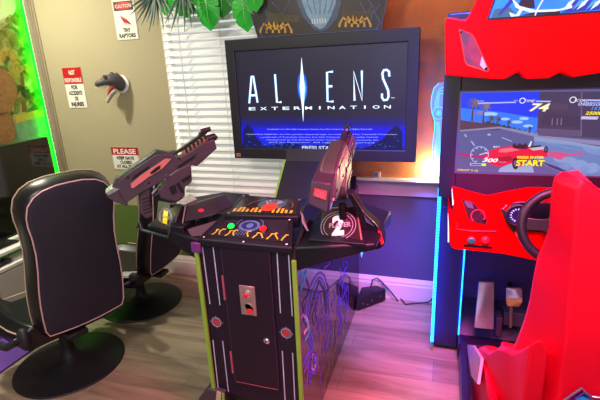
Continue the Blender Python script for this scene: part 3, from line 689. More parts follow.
# right holster with player 2 plaque
PLQ = mat('dark plaque','2a1420',.3,var=.2); BRZ = mat('bronze highlight','b07a62',.3,metal=.5); RNG = mat('plaque ring','a8a0b0',.4)
q_ = [P(320,243,Y=1.515),P(362,240.5,Y=1.515),P(356,206,Y=1.66),P(322,209,Y=1.66)]
b = MB(); b.loft([q_, [q_[0]+Vector((0,.05,-.03)),q_[1]+Vector((0,.05,-.03)),q_[2]+Vector((.005,.12,-.06)),q_[3]+Vector((0,.12,-.06))]], PLQ); hol=obj('holster', b, t, bevel=.004)
def q2(q,u,v,h=.002):
    n=(q[1]-q[0]).cross(q[3]-q[0]).normalized()
    return q[0].lerp(q[1],u).lerp(q[3].lerp(q[2],u),v)+n*h, n
def plaque_art(q, dig, mdig, mlow, mtx, par, ccx=.48, ccy=.48):
    b = MB(); n=q2(q,0,0)[1]; U_=(q[1]-q[0]).normalized(); V_=(q[3]-q[0]).normalized(); c=q2(q,ccx,ccy)[0]; L_=(q[1]-q[0]).length
    for r in (.36,.43): b.ribbon([c+U_*cos(2*PI*k/36)*L_*r+V_*sin(2*PI*k/36)*L_*r for k in range(-12,26)],.0022,RNG,nrm=n)
    text(b,dig,c-U_*L_*.15-V_*L_*.26,c+U_*L_*.15-V_*L_*.26,V_*L_*.56,mdig,ext=.001,nrm=n,bold=.05)
    text(b,dig,c-U_*L_*.15-V_*L_*.26,c+U_*L_*.15-V_*L_*.26,V_*L_*.56,mdig,ext=.0012,nrm=n,bold=.02)
    text(b,'PLAYER',c-U_*L_*.22-V_*L_*.06,c+U_*L_*.32-V_*L_*.06,V_*L_*.14,mtx,ext=.0022,nrm=n,bold=.03)
    obj('plaque_lettering', b, par)
plaque_art(q_, '2', mat('pale digit','d8d4d0',.35,emit=.25), None, mat('grey digit text','98909a',.4), hol, .46,.45)
b = MB(); b.tube([q_[0]+Vector((0,-.004,.0)),q_[1]+Vector((0,-.004,.0))],.005,BRZ,8); b.tube([q_[3],q_[2]],.003,BRZ,8); b.tube([q_[1],q_[2]],.003,BRZ,8); obj('holster_highlight', b, hol)  # bronze reflections on the holster edges, put in as coloured tubes
b = MB(); b.box((-.475,1.475,.945),(-.26,1.51,.958),CPF); obj('holster_tray', b, t, bevel=.003)
# left holster with player 1 plaque
r_ = [P(154.5,230.5,Y=1.515),P(169.5,236,Y=1.46),P(182,205,Y=1.58),P(158,200.5,Y=1.66)]
b = MB(); b.loft([r_,[v+Vector((0,.05,-.02)) if i<2 else v+Vector((0,.10,-.07)) for i,v in enumerate(r_)]], mat('dark green plaque','26302e',.3,var=.4,scale=30)); hol1=obj('holster', b, t, bevel=.004)
plaque_art(r_, '1', mat('yellow digit','e0d020',.35,emit=.25), None, mat('olive digit text','8a8a40',.4), hol1, .5,.5)
b = MB(); b.tube([P(137,228,Y=1.49),P(139.5,222,Y=1.50),P(142,230,Y=1.49),P(168,237,Y=1.455),P(172,222,Y=1.47)],.006,mat('teal black rim','2c4440',.3),8); obj('holster_tray', b, t, smooth=True)
b = MB(); b.box(tuple(P(170,241,Y=1.46)),(P(183,226,Y=1.46).x,1.56,P(170,226,Y=1.46).z),CPF); obj('holster_block', b, t, bevel=.006)
# pod with a red lamp beside the left holster
g = [P(183,223,Y=1.50),P(218,214,Y=1.56),P(214,197,Y=1.66),P(186,206,Y=1.60)]
b = MB(); b.loft([g,[g[0]+Vector((0,.16,-.01)),g[1]+Vector((.012,.14,-.01)),g[2]+Vector((.012,.09,-.01)),g[3]+Vector((0,.10,-.01))]], mat('violet grey pod','2c2631',.4)); pod=obj('sensor_pod', b, t, bevel=.008)
gc,gn=q2(g,.53,.42,.0015); b = MB(); b.disc(gc,.0125,mat('red lamp lens','ff1830',.3,emit=1.2,var=0),nrm=gn,th=.002,r2=.009,u=(1,0,0)); obj('red_lamp', b, pod)
b = MB(); b.tube([g[0]+Vector((0,-.003,0)),g[3]+Vector((0,-.003,.003))],.0035,mat('silver highlight','b8a8a0',.3,metal=.6),8); obj('pod_highlight', b, pod)  # silvery highlight on the pod's left edge, put in as a tube
b = MB(); b.prism([P(187,229,Y=1.46),P(226,217.5,Y=1.56),P(206,237,Y=1.45),P(194,241,Y=1.43)],(0,.004,-.012),mat('grey violet fin','4a4048',.45)); obj('deck_fin', b, t, bevel=.002)
b = MB(); b.loft([[P(176,203,Y=1.72),P(184,205,Y=1.72),P(197,199,Y=1.75),P(190,193,Y=1.80)],[P(176,205,Y=1.72)+Vector((0,.02,-.03)),P(184,207,Y=1.72)+Vector((0,.02,-.03)),P(197,201,Y=1.75)+Vector((0,.02,-.03)),P(190,195,Y=1.80)+Vector((0,.02,-.03))]],mat('silver foil tape','b8bac2',.3,metal=.5,var=.4,scale=60,bump=.6)); obj('silver_bracket', b, t, bevel=.002)
# right outer handle: dark frame with a red lamp
b = MB(); fr=[(346,192),(352,194),(363,212),(378,226),(384,238),(384,246),(378,250),(364,248),(361,238),(358,216)]
b.prism([P(*p,Y=1.60) for p in fr],(.0,.06,0),mat('matte guard plastic','14131d',.65,spec=.2)); hd=obj('side_guard', b, t, bevel=.006)
b = MB(); b.tube([P(352,194,Y=1.597),P(363,212,Y=1.597),P(377,226,Y=1.597),P(383,238,Y=1.597)],.0022,mat('tan rim line','4a4048',.3,metal=.4),6); obj('guard_edge', b, hd)
b = MB(); b.prism([P(378,230,Y=1.598),P(381,232,Y=1.598),P(384,243,Y=1.598),P(381.5,245,Y=1.598)],(0,-.004,0),mat('red guard lamp','e01830',.3,emit=.7)); obj('red_lamp', b, hd)
b = MB(); b.prism([P(369,238,Y=1.598),P(372.5,245,Y=1.598),P(367,246.5,Y=1.598)],(0,-.003,0),mat('cream triangle mark','c8c0a8',.4)); b.prism([P(364,215,Y=1.598),P(374,226,Y=1.598),P(366,222,Y=1.598)],(0,-.003,0),mat('slate mark','4a5a80',.3)); obj('guard_marking', b, hd)
b = MB(); b.lathe([(.006,0),(.006,.02),(.003,.024)],P(374,187,Y=2.1)+Vector((-.05,-.4,-.0)),mat('blue led cap','2070ff',.3,emit=1),10)
b = MB(); b.prism([P(360.5,253,Y=1.46),P(363,252.5,Y=1.46),P(361.5,258,Y=1.46)],(0,.004,0),mat('cyan reflector','58b8f0',.3,emit=.6)); obj('deck_reflector', b, t)
# neck with green edges
b = MB(); b.prism([(-.92,2.50,.56),(-.92,1.94,.562),(-.92,2.47,1.03),(-.92,2.50,1.10)],(.385,0,0),mat('black neck laminate','191722',.5,var=.1,spec=.3)); obj('neck', b, t)
nl=[(2.281,.860),(2.476,1.03)]
for x0_ in (-.932,-.535):
    b = MB(); b.prism([(x0_,1.94,.560),(x0_,2.474,1.035),(x0_,2.49,1.035),(x0_,1.96,.556)],(.012,0,0),GREENT); obj('edge_moulding', b, t)
# monitor
YT=2.53
TL,TR,BR,BL_=P(225,40,Y=YT),P(422,27,Y=YT),P(414,162,Y=YT),P(234,158.5,Y=YT)
x0=(TL.x+BL_.x)/2; x1=(TR.x+BR.x)/2; z1=(TL.z+TR.z)/2; z0=(BR.z+BL_.z)/2
iTL,iTR,iBR,iBL=P(234,52,Y=YT),P(409.5,41.5,Y=YT),P(403,150.5,Y=YT),P(242,148,Y=YT)
a0=(iTL.x+iBL.x)/2; a1=(iTR.x+iBR.x)/2; c1=(iTL.z+iTR.z)/2; c0=(iBR.z+iBL.z)/2
print('monitor',x0,x1,z0,z1,'inner',a0,a1,c0,c1)
BEZ = mat('dark bezel plastic','211e27',.42,var=.08)
b = MB()
b.loft([[(x0,y_,z0),(x1,y_,z0),(x1,y_,z1),(x0,y_,z1)] for y_ in (YT+.06,YT)]+[[(a0-q,y_,c0-q),(a1+q,y_,c0-q),(a1+q,y_,c1+q),(a0-q,y_,c1+q)] for q,y_ in ((.004,YT),(0,YT+.004),(0,YT+.03))],BEZ)
mon=obj('monitor', b, t, bevel=.003)
def tvbg():
    m = bpy.data.materials.new('title screen glow'); m.use_nodes=True; nt=m.node_tree; N=nt.nodes.new; L=nt.links.new; bs=nt.nodes['Principled BSDF']
    bs.inputs['Base Color'].default_value=(.004,.004,.008,1); bs.inputs['Roughness'].default_value=.35
    tc=N('ShaderNodeTexCoord'); sp=N('ShaderNodeSeparateXYZ'); L(tc.outputs['Generated'],sp.inputs[0])
    n=N('ShaderNodeTexNoise'); n.inputs['Scale'].default_value=5; n.inputs['Detail'].default_value=6; L(tc.outputs['Generated'],n.inputs['Vector'])
    ma=N('ShaderNodeMath'); ma.operation='MULTIPLY_ADD'; L(n.outputs['Fac'],ma.inputs[0]); ma.inputs[1].default_value=.05; L(sp.outputs['Z'],ma.inputs[2])
    cr=N('ShaderNodeValToRGB'); e=cr.color_ramp.elements; e[0].position=.02; e[0].color=lin('0c1470'); e[1].position=.36; e[1].color=lin('231f35')
    for p,c in ((.07,'1428e0'),(.17,'0810ff'),(.23,'1014f0'),(.28,'161690')): q=e.new(p); q.color=lin(c)
    L(ma.outputs[0],cr.inputs['Fac']); L(cr.outputs['Color'],bs.inputs['Emission Color']); bs.inputs['Emission Strength'].default_value=.9
    return m
b = MB(); b.box((a0,YT+.010,c0),(a1,YT+.028,c1), tvbg()); scr=obj('screen', b, mon)
YS=YT+.0095
LT=emi('title letter light','dff4ff',1.5); GLW=emi('title letter glow','3a7ac8',.8); BLU=emi('title blue orb','1e60f0',1.1); TXT=emi('title small text','c8d4ff',1.0); DKS=emi('dark ridge silhouette','0e1660',.8); RID=emi('ridge highlight','3a7af0',.9)
b = MB()
# ground silhouettes
for pts in ([(242,130),(247,124),(252,128),(256,137),(262,143),(262,150),(241,150)],[(403,132),(397,125),(390,130),(383,139),(372,145),(360,150),(403,151)],[(262,146),(290,143),(310,146),(330,144),(355,147),(360,151),(262,150)]):
    polyY(b,[(min(max(x,243),402.4),min(y,149 if x<300 else 150)) for x,y in pts],YS,DKS)
random.seed(3)
for q in range(70):
    sx_=random.uniform(244,400); sy_=random.uniform(133 if sx_<262 or sx_>385 else 143,148); polyY(b,[(sx_,sy_),(sx_+random.uniform(.6,2.2),sy_+.1),(sx_+.5,sy_+.7)],YS-.0008,RID)
obj('landscape_picture', b, scr)
b = MB()
strokes = {'A':[[(249.3,103.3),(251.6,76.0),(253.2,76.0),(257.6,102.6)],[(250.0,95.5),(256.2,95.2)]],
 'L':[[(275,74.3),(277,102.3),(281.5,102)]],
 'E':[[(333,71.6),(327,72.3),(327.6,101.6),(333.5,101.4)],[(327.5,86.5),(332.3,86.2)]],
 'N':[[(354.6,100.6),(353.6,71.4),(362.2,100.4),(361.8,70.6)]],
 'S':[[(389.4,76.5),(389,71.6),(386.8,69.8),(383.8,70.2),(382.4,73.2),(383,78.5),(388.2,90.5),(388.6,96.5),(387,99.8),(383.8,100.2),(382,97.4),(382,93.5)]]}
for k_,ss in strokes.items():
    for s_ in ss: linY(b,s_,YS-.0002,.0185,GLW); 
for k_,ss in strokes.items():
    for s_ in ss: linY(b,s_,YS-.0012,.0105,LT)
oc=P(302.4,87,Y=YS); b.disc(oc,.030,BLU,th=.0008,r2=.083,u=(1,0,0),n=32)
polyY(b,[(301.5,57),(304.5,86),(303.2,122),(300.2,86)],YS-.0012,LT); polyY(b,[(301.4,66),(306,88),(303,112),(299,88)],YS-.0010,emi('orb light','78c0ff',1.2))
for k_,ch_ in enumerate('EXTERMINATION'):
    u_=249+k_*11.25; w_=6.8 if ch_!='I' else 1.5; u_+= 0 if ch_!='I' else 2.6
    textY(b,ch_,(u_,110.2-.013*(u_-249)),(u_+w_,110.1-.013*(u_-249)),.0185,YS-.0012,LT,bold=.01)
textY(b,'TM',(391,98.5),(394.5,98.3),.006,YS-.0012,LT)
rows=[('STARSHIP 3 IN 1994 2006 Twentieth Century Fox Film Corporation. All Rights Reserved',267,129.8,372,129.6),
('TWENTIETH CENTURY Fox Film and their associated logos are trademarks of Fox Twentieth Corporation',246,134.8,397,134.8),
('a trademark of Twentieth Century Fox Film Corporation used under licence',260,137.6,378,137.6),
('manufactured by and distributed under licence by the film company, Inc.',266,140.2,379,140.5),('and its licensors. All rights are reserved',269,142.6,374,143.2)]
for s_,xa,ya,xb,yb in rows: textY(b,s_,(xa,ya),(xb,yb),.0062,YS-.0012,TXT,bold=.0)
textY(b,'PRESS START',(302,149.2),(337,149.5),.021,YS-.0015,TXT,bold=.03)
obj('title_lettering', b, scr)
b = MB(); pq=P(237,156,Y=YT); b.box((pq.x-.002,YT-.001,pq.z-.002),(pq.x+.026,YT,pq.z+.018), mat('coral sticker','e08878',.45)); b.box((pq.x+.004,YT-.0016,pq.z+.003),(pq.x+.020,YT-.001,pq.z+.013),mat('dark sticker mark','90403a',.45)); obj('sticker', b, mon)

# ------------------------------------------------------------------ topper board on the monitor
YP=2.56
t = thing('topper_board', 'dark printed board with a pale blue creature standing on top of the arcade monitor', 'sign', (-.72,YP,z1))
bl=P(258,38.5,Y=YP); br=P(381,28.5,Y=YP); tl=P(246,0,Y=YP); tr=P(387,0,Y=YP)
zb=z1+.001; kx0=bl.x; kx1=br.x
sl=(tl.x-bl.x)/(tl.z-bl.z); sr=(tr.x-br.x)/(tr.z-br.z); zt=2.02
b = MB(); b.prism([(kx0,YP,zb),(kx1,YP,zb),(kx1+sr*(zt-zb),YP,zt),(kx0+sl*(zt-zb),YP,zt)],(0,.012,0),mat('dark brown print board','2a211f',.4,scale=9,var=.5)); bd=obj('board', b, t)
PB=mat('pale blue print','7aa8c4',.4,scale=40,var=.5); PB2=mat('slate blue print','3c5474',.4,scale=40,var=.5); PY_=mat('ochre claw print','d0a030',.4,scale=50,var=.4)
b = MB(); Yq=YP
polyY(b,[(298,-14),(338,-16),(341,2),(337,18),(328,29),(321,31.5),(314,29),(303,17),(297,2)],Yq,PB2); polyY(b,[(303,-14),(334,-16),(336,2),(331,16),(325,27),(320,29),(315,26),(307,15),(302,2)],Yq-.001,PB)
for q in range(6): linY(b,[(312+2.6*q,19-.2*q),(312.5+2.6*q,24-.2*q)],Yq-.002,.006,mat('pale tooth print','d8e0d8',.4))
for q in range(5): linY(b,[(306+7*q,-12),(308+6*q,4),(312+4*q,14)],Yq-.002,.004,PB2)
for cx_,cy_ in ((276,32),(355,26)):
    for q in range(6):
        a=-1.1+.44*q; linY(b,[(cx_+a*4,cy_-2-abs(a)),(cx_+a*11,cy_-11+abs(a)*2.5),(cx_+a*14,cy_-4+abs(a)*2),(cx_+a*14.2,cy_+1)],Yq-.001,.012,PY_)
for pts in ([(262,30),(268,18),(264,4),(256,-4)],[(268,32),(262,26),(258,30),(263,38)],[(272,2),(282,14),(290,2),(284,-6)],[(370,22),(374,8),(366,-4)],[(380,4),(374,12),(380,22),(376,30)],[(360,2),(366,14),(372,6)],[(254,-4),(260,12),(266,8)]): linY(b,pts,Yq-.001,.007,PB2)
polyY(b,[(268,12),(300,16),(298,22),(268,22)],Yq-.0004,mat('olive haze print','4a4228',.5,scale=30,var=.5)); polyY(b,[(342,12),(372,10),(372,17),(342,20)],Yq-.0004,MATS['olive haze print'])
obj('printed_picture', b, bd)
b = MB(); b.ribbon([(kx0,YP-.001,zb+.003),(kx1,YP-.001,zb+.003)],.004,PB2); b.ribbon([(kx0+.001,YP-.001,zb),(kx0+sl*(zt-zb)+.001,YP-.001,zt)],.004,PB2); b.ribbon([(kx1-.001,YP-.001,zb),(kx1+sr*(zt-zb)-.001,YP-.001,zt)],.004,PB2); obj('board_edge', b, bd)

# ------------------------------------------------------------------ light guns
GA=Vector((-1.33,1.45,0)); GD=Vector((.768,.64,0)).normalized(); GN=Vector((-GD.y,GD.x,0)); GANG=math.radians(23); GP=None
def gpl(px,py):
    r=ray(px,py); tt=GN.dot(GA-CAM)/GN.dot(r); Q=CAM+r*tt; s=(Q-GA).dot(GD); z=Q.z
    s-=.24; z-=1.035
    return (s*cos(GANG)+z*sin(GANG), -s*sin(GANG)+z*cos(GANG))
GB=mat('dark violet gun plastic','4a3a48',.42,var=.15); GG=mat('green black gun plastic','2c3430',.4,var=.2); GK=mat('black gun plastic','18151c',.4); GPK=mat('salmon gun panel','d8787c',.4,var=.08); GOR=mat('bronze rail','a8705a',.4,metal=.3); GSV=mat('worn silver gun part','a8a8ac',.35,metal=.5,var=.4,scale=60)
def make_gun(label):
    t = thing('light_gun', label, 'toy gun', (0,0,0), 'pulse rifle style light guns on the shooting cabinet')
    def pr(mb, pts, y0, y1, m): mb.prism([(gpl(*p)[0], y0, gpl(*p)[1]) for p in pts], (0,y1-y0,0), m)
    b=MB(); pr(b,[(118,180),(128,171),(156,153),(172,153),(178,157),(190,150),(200,143),(213,138),(215.5,147.5),(196,165),(191,164),(176,172),(168,177),(150,186),(138,193),(124,203),(116,201)],-.032,.032,GB); rc=obj('receiver', b, t, bevel=.004)
    b=MB(); pr(b,[(115,183),(119,176),(128,168.5),(156,149.5),(168,151.5),(176,150),(178,153),(160,158),(130,174),(120,184)],-.026,.026,GG); obj('top_shroud', b, t, bevel=.006)
    for sd in (-1,1):
        y=.0325*sd; b=MB()
        pr(b,[(131,186),(130.5,182),(141,173),(165,157),(170.5,157.5),(161.5,167),(147,176),(133.5,186)],y,y+.003*sd,GPK)
        sp=obj('side_stripe', b, t)
        y=.0356*sd; b=MB(); pr(b,[(149.5,171),(155,166),(160,163.5),(159.5,167),(153,171.5),(150,172.5)],y,y+.001*sd,GK); obj('stripe_emblem', b, sp)
        y=.0325*sd
        b=MB(); pr(b,[(131,178.5),(134,173.5),(148,164.5),(149,167),(136,176)],y,y+.002*sd,GK); obj('vent', b, rc)
        b=MB(); pr(b,[(176,165),(196,152),(197,154),(177,167)],y,y+.003*sd,GK); obj('groove', b, rc)
        b=MB(); pr(b,[(193,155),(213,143),(214.5,148),(197,161)],y,y+.004*sd,GB); obj('cheek_plate', b, rc)
        for p in ((127.5,175.5),(120,195),(148,181),(166,174),(178,157)):
            b=MB(); g_=gpl(*p); b.lathe([(.0055,0),(.0055,.003),(.002,.004)],(g_[0],y,g_[1]),GK,10,axis=(0,sd,0)); obj('screw', b, rc)
        b=MB(); g_=gpl(166,174.5); b.lathe([(.011,0),(.011,.004),(.007,.005)],(g_[0],y+.001*sd,g_[1]),GB,14,axis=(0,sd,0)); obj('pivot_cap', b, rc)
    b=MB(); pr(b,[(162,178),(176,168),(190,162),(191,180),(187.5,183),(184,185),(184,194),(176,200.5),(160,196.5),(157,189),(163,182)],-.036,.036,GB); hs=obj('front_housing', b, t, bevel=.006)
    for sd in (-1,1):
        y=.0362*sd
        for q_pts in ([(168,185),(174,182.5),(176,190),(171,193)],[(175,182),(178,180),(183,190),(180,191)],[(180,178),(189,172.5),(189.5,176),(182,181)]):
            b=MB(); pr(b,q_pts,y,y+.003*sd,GK); obj('housing_recess', b, hs)
    b=MB(); pr(b,[(181,152.5),(206,135.5),(208,139),(184,155.5)],-.018,.018,GOR); rl=obj('top_rail', b, t, bevel=.002)
    b=MB()
    for q in range(6):
        f_=q/5; px_=184.5+19*f_; py_=149.5-13.2*f_; pr(b,[(px_,py_),(px_+2,py_-1.4),(px_+2.8,py_+2.4),(px_+1,py_+3.4)],-.0195,.0195,GK)
    obj('rail_slots', b, rl)
    b=MB(); pr(b,[(176,151),(198,135.5),(199,132.5),(202,131),(206,130),(207,133),(183,150),(178,153)],-.011,.011,GK); obj('carry_rib', b, t, bevel=.002)
    g0=gpl(201,131.5); g1=gpl(208.5,130); b=MB(); b.tube([(g0[0],0,g0[1]),(g1[0]+.01,0,g1[1])],.011,GK,14); obj('upper_barrel', b, t, smooth=True)
    g0=gpl(206,139.5); g1=gpl(215,135.8); b=MB(); b.tube([(g0[0],0,g0[1]),(g1[0],0,g1[1]-.004)],.017,GK,16); b.tube([(g1[0],0,g1[1]-.004),(g1[0]+.006,0,g1[1]-.003)],.012,mat('barrel bore','050506',.6),12); obj('barrel', b, t, smooth=True)
    b=MB(); pr(b,[(106,191),(113,186),(119,188),(120,192),(128,203),(126,204),(115,200),(107,195)],-.036,.036,GB); pr(b,[(112,187),(116,176.5),(121,176),(122,187),(119,196)],-.030,.030,GB); st=obj('stock', b, t, bevel=.003)
    b=MB(); pr(b,[(105.5,191),(113,185.7),(119.5,187.3),(109,193)],-.037,.037,GSV); obj('stock_cap', b, st, bevel=.001)
    b=MB(); pr(b,[(138,193),(150,186),(150,200),(153,215),(146,218.5),(139.5,212),(140,203)],-.020,.020,GB); gr=obj('grip', b, t, bevel=.007)
    b=MB()
    for q in range(5):
        for sd in (-1,1): pr(b,[(141+.6*q,198+3.5*q),(149.5+.5*q,195+3.5*q),(149.7+.5*q,196+3.5*q),(141.2+.6*q,199+3.5*q)],.0202*sd,.0222*sd,GK)
    obj('grip_ridges', b, gr)
    g0=gpl(153,188); g1=gpl(151,194.5); g2=gpl(155,196); g3=gpl(159,192)
    b=MB(); b.tube([(g0[0],0,g0[1]),(g1[0],0,g1[1]),(g2[0],0,g2[1]),(g3[0],0,g3[1])],.004,GK,8); obj('trigger_guard', b, t, smooth=True)
    g0=gpl(157,188.5); g1=gpl(152,193.5); b=MB(); b.tube([(g0[0],0,g0[1]),(g1[0],0,g1[1])],[.004,.006],GSV,8); obj('trigger', b, t, smooth=True)
    # silver worn parts on the far-side cover, and the rear counter
    b=MB()
    for pts in ([(176,160),(192,150),(194,152),(180,162)],[(160,176),(176,166),(178,169),(164,179)],[(178,172),(188,166),(188,169),(180,174)]):
        for sd in (1,): pr(b,pts,.0325*sd,.036*sd,GSV)
    obj('worn_panel', b, rc)
    return t
gun=make_gun('violet black toy pulse rifle with salmon stripe on the left holster, seen side on')
gun2=copy_tree(gun)
def place(o, loc, yaw, pitch, roll=0):
    o.rotation_mode='QUATERNION'
    M=Matrix.Rotation(yaw,4,'Z')@Matrix.Rotation(-pitch,4,'Y')@Matrix.Rotation(roll,4,'X')
    o.rotation_quaternion=M.to_quaternion(); o.location=loc
place(gun, GA+GD*.24+Vector((0,0,1.035)), math.atan2(GD.y,GD.x), GANG)
gun2['label']='toy pulse rifle on the right holster pointing at the monitor, red counter on its back'
lm=gpl(209.5,131); ls_=gpl(116,202); wm=P(347,130,Y=1.86); ws=P(327,196,Y=1.42)
la=Vector((lm[0]-ls_[0],0,lm[1]-ls_[1])); wd=wm-ws
yaw_=math.atan2(wd.y,wd.x); pit_=math.atan2(wd.z,math.hypot(wd.x,wd.y))-math.atan2(la.z,la.x)
Mr=Matrix.Rotation(yaw_,4,'Z')@Matrix.Rotation(-pit_,4,'Y')
mid=(wm+ws)/2-(Mr@Vector(((lm[0]+ls_[0])/2,0,(lm[1]+ls_[1])/2)))
place(gun2, mid, yaw_, pit_)
print('gun2',mid,math.degrees(yaw_),math.degrees(pit_))
for c_ in list(gun2.children):
    if c_.name.startswith(('stock','grip')):
        for d_ in list(c_.children): bpy.data.objects.remove(d_)
        bpy.data.objects.remove(c_)
# the right gun's rear box with a red digital counter
Mi=(Matrix.Translation(mid)@Mr).inverted()
c8=[P(307,204,Y=1.33),P(328,214,Y=1.33),P(331,184,Y=1.36),P(311.5,181,Y=1.36),P(324,176,Y=1.58),P(338,183,Y=1.58),P(341,155.5,Y=1.60),P(323,153.5,Y=1.60)]
b=MB(); b.loft([c8[:4],c8[4:]],mat('grey violet gun casing','2b2430',.45,spec=.3)); b.xf(Mi)
rb=obj('rear_casing', b, gun2, bevel=.005)
fq=c8[:4]; fn=(fq[1]-fq[0]).cross(fq[3]-fq[0]).normalized()
def fc(u,v,h=.001): return fq[0].lerp(fq[1],u).lerp(fq[3].lerp(fq[2],u),v)+fn*h
b=MB(); b.prism([fc(.22,.42,0),fc(.84,.42,0),fc(.84,.74,0),fc(.22,.74,0)],fn*.003,mat('red display window','8a1020',.3,emit=.28,ecol='c81020')); b.xf(Mi)
cnt=obj('ammo_counter', b, rb)
b=MB(); text(b,'00',fc(.34,.46,.003),fc(.72,.46,.003),(fc(.3,.70)-fc(.3,.46)),mat('red counter digit','ff3048',.3,emit=.9,var=0),ext=.001,nrm=fn); b.xf(Mi); obj('counter_digits', b, cnt)
b=MB()
for (p_,q_2) in (((330,197),(339,168)),((333,200),(343,172))):
    b.tube([P(*p_,Y=1.40),P(*q_2,Y=1.62)],.004,mat('pale pink gun trim','c8a0b0',.35),6)
b.tube([P(329,210,Y=1.36),P(335,190,Y=1.50)],.005,mat('blue violet gun trim','5060b0',.35),6); b.xf(Mi); obj('casing_trim', b, rb)
# mounting stems
for o_,nm,x,y,z in ((gun,'',-1.165,1.60,.97),(gun2,'',-.372,1.60,.97)):
    pass
tcab=bpy.data.objects['arcade_cabinet']
b=MB(); b.tube([(-1.146,1.604,.95),(-1.146,1.604,1.02)],.016,BLKG,12); obj('gun_mount', b, tcab, smooth=True)
b=MB(); b.tube([(-.372,1.62,.93),(-.372,1.61,1.06)],.016,BLKG,12); obj('gun_mount', b, tcab, smooth=True)

# ------------------------------------------------------------------ racing cabinet
RX=.441; YR=2.2
t = thing('racing_cabinet', 'red and black sit down racing arcade machine with steering wheel and wide game screen', 'arcade machine', (RX,2.4,0))
DKB=mat('dark navy laminate','17162a',.35,var=.1)
b=MB(); b.box((-.02,YR+.03,.86),(.905,2.74,1.78), DKB); obj('cabinet_body', b, t, bevel=.01)
b=MB(); b.box((-.006,YR+.06,.03),(.12,2.72,.86), mat('navy lower panel','191d46',.5,var=.1)); b.box((.78,YR+.08,.03),(.89,2.72,.86), DKB); b.box((.12,2.5,.03),(.78,2.72,.86),DKB); obj('lower_body', b, t, bevel=.006)
sTL=P(461,92,Y=YR); sBL=P(455.5,172,Y=YR); s0=(sTL.x+sBL.x)/2; s1=s0+.70; q1=sTL.z; q0=sBL.z
b=MB()
for lo,hi in (((-.02,YR,q0-.13),(s0,YR+.03,q1+.12)),((s1,YR,q0-.13),(.905,YR+.03,q1+.12)),((s0,YR,q1),(s1,YR+.03,q1+.12)),((s0,YR,q0-.13),(s1,YR+.03,q0))): b.box(lo,hi,mat('racing bezel','1c1830',.32,var=.1))
bz=obj('screen_bezel', b, t, bevel=.003)
b=MB()
for lo,hi in (((s0-.006,YR-.002,q0-.006),(s0,YR+.004,q1+.006)),((s0,YR-.002,q1),(s1,YR+.004,q1+.006)),((s0,YR-.002,q0-.006),(s1,YR+.004,q0))): b.box(lo,hi,mat('bezel inner lip','4a4668',.3))
obj('bezel_lip', b, bz)
b=MB(); b.box((s0,YR+.006,q0),(s1,YR+.02,q1),emi('game road asphalt','5a5c98',.95)); sc=obj('screen', b, t)
Y1=YR+.0058; cl=lambda p:(p[0],p[1])
def g(pts,c,s=1.0,lay=0): polyY(b,pts,Y1-.0007*lay,emi('game '+c,c,s),th=.0006)
b=MB()
g([(461.3,92.8),(540,91.8),(537,134),(461,121)],'1238f0',1.0,0)
g([(461,108),(500,112),(538,118),(537,134),(461,121)],'2a78ff',1.0,1)
for c_ in (((490,114),(8,2)),((524,118.5),(5,1.6)),((517,122),(6,1.6)),((528,126),(5,1.5)),((505,119),(5,1.4))):
    (cx_,cy_),(rx_,ry_)=c_; g([(cx_+rx_*cos(k*PI/5),cy_+ry_*sin(k*PI/5)) for k in range(10)],'9cc8ff',1,2)
g([(460,120),(482,123),(500,126),(500,130),(460,130.5)],'5c3a58',.9,3)
tops=[(484,122)]+[(486+i*2.6,122+i*.62-(1.8 if i%2 else 0)) for i in range(20)]; g([(484,127)]+tops+[(538,135),(498,128)],'3c4638',.8,3)
g([(498,127.5),(538,135.5),(538,133.5),(512,128.5)],'7d8fb8',.9,4)
g([(460,130),(500,126.5),(538,135.5),(604,141),(604,146),(536,137),(500,128.5),(460,131.5)],'9a90c0',.8,5)
def palm(x,y0,y1,r,c='7a6a50'):
    g([(x-.9,y0),(x+.9,y0),(x+.5+ (y0-y1)*.06,y1),(x-.4+(y0-y1)*.06,y1)],'4a3444',.9,4)
    X=x+(y0-y1)*.06
    for k in range(9):
        a=PI*2*k/9+.3; g([(X,y1),(X+r*.6*cos(a-.25),y1+r*.45*sin(a-.25)-r*.12),(X+r*cos(a),y1+r*.8*sin(a)+r*.15),(X+r*.55*cos(a+.2),y1+r*.45*sin(a+.2))],c,.9,5)
palm(472,121,103,8); palm(483,123,106,7.5,'8a7a58'); palm(490,124,118,5,'4c4c3c'); palm(497,125,119,5,'4c4c3c'); palm(529,133,128,3,'2c3c30'); palm(508,127,122,3.2,'3c4838')
g([(477,111.5),(483,111),(483,115),(478,114.5)],'8a80c0',.9,6); g([(474,112.3),(476,112.3),(476,114),(474,114)],'e03040',.9,6)
# building on the right
g([(540,91.8),(612,91.5),(612,139),(536.5,134.5)],'4c3c62',.85,1); g([(536.8,128),(582,130.5),(582,136.5),(536.5,134)],'66557e',.85,2); g([(536.5,134),(612,139),(612,142),(536,137)],'5a5684',.85,2); g([(550,103),(568,104),(568,110),(552,110)],'5a4468',.8,2); g([(545,113),(580,116),(580,127),(540,124)],'453659',.85,2)
for x_ in (552,557,561): g([(x_,118),(x_+1,118),(x_+.6,125),(x_-.6,125)],'8678a0',.8,3)
g([(581,92),(582.2,92),(582,136),(580.5,136)],'7c6488',.8,3)
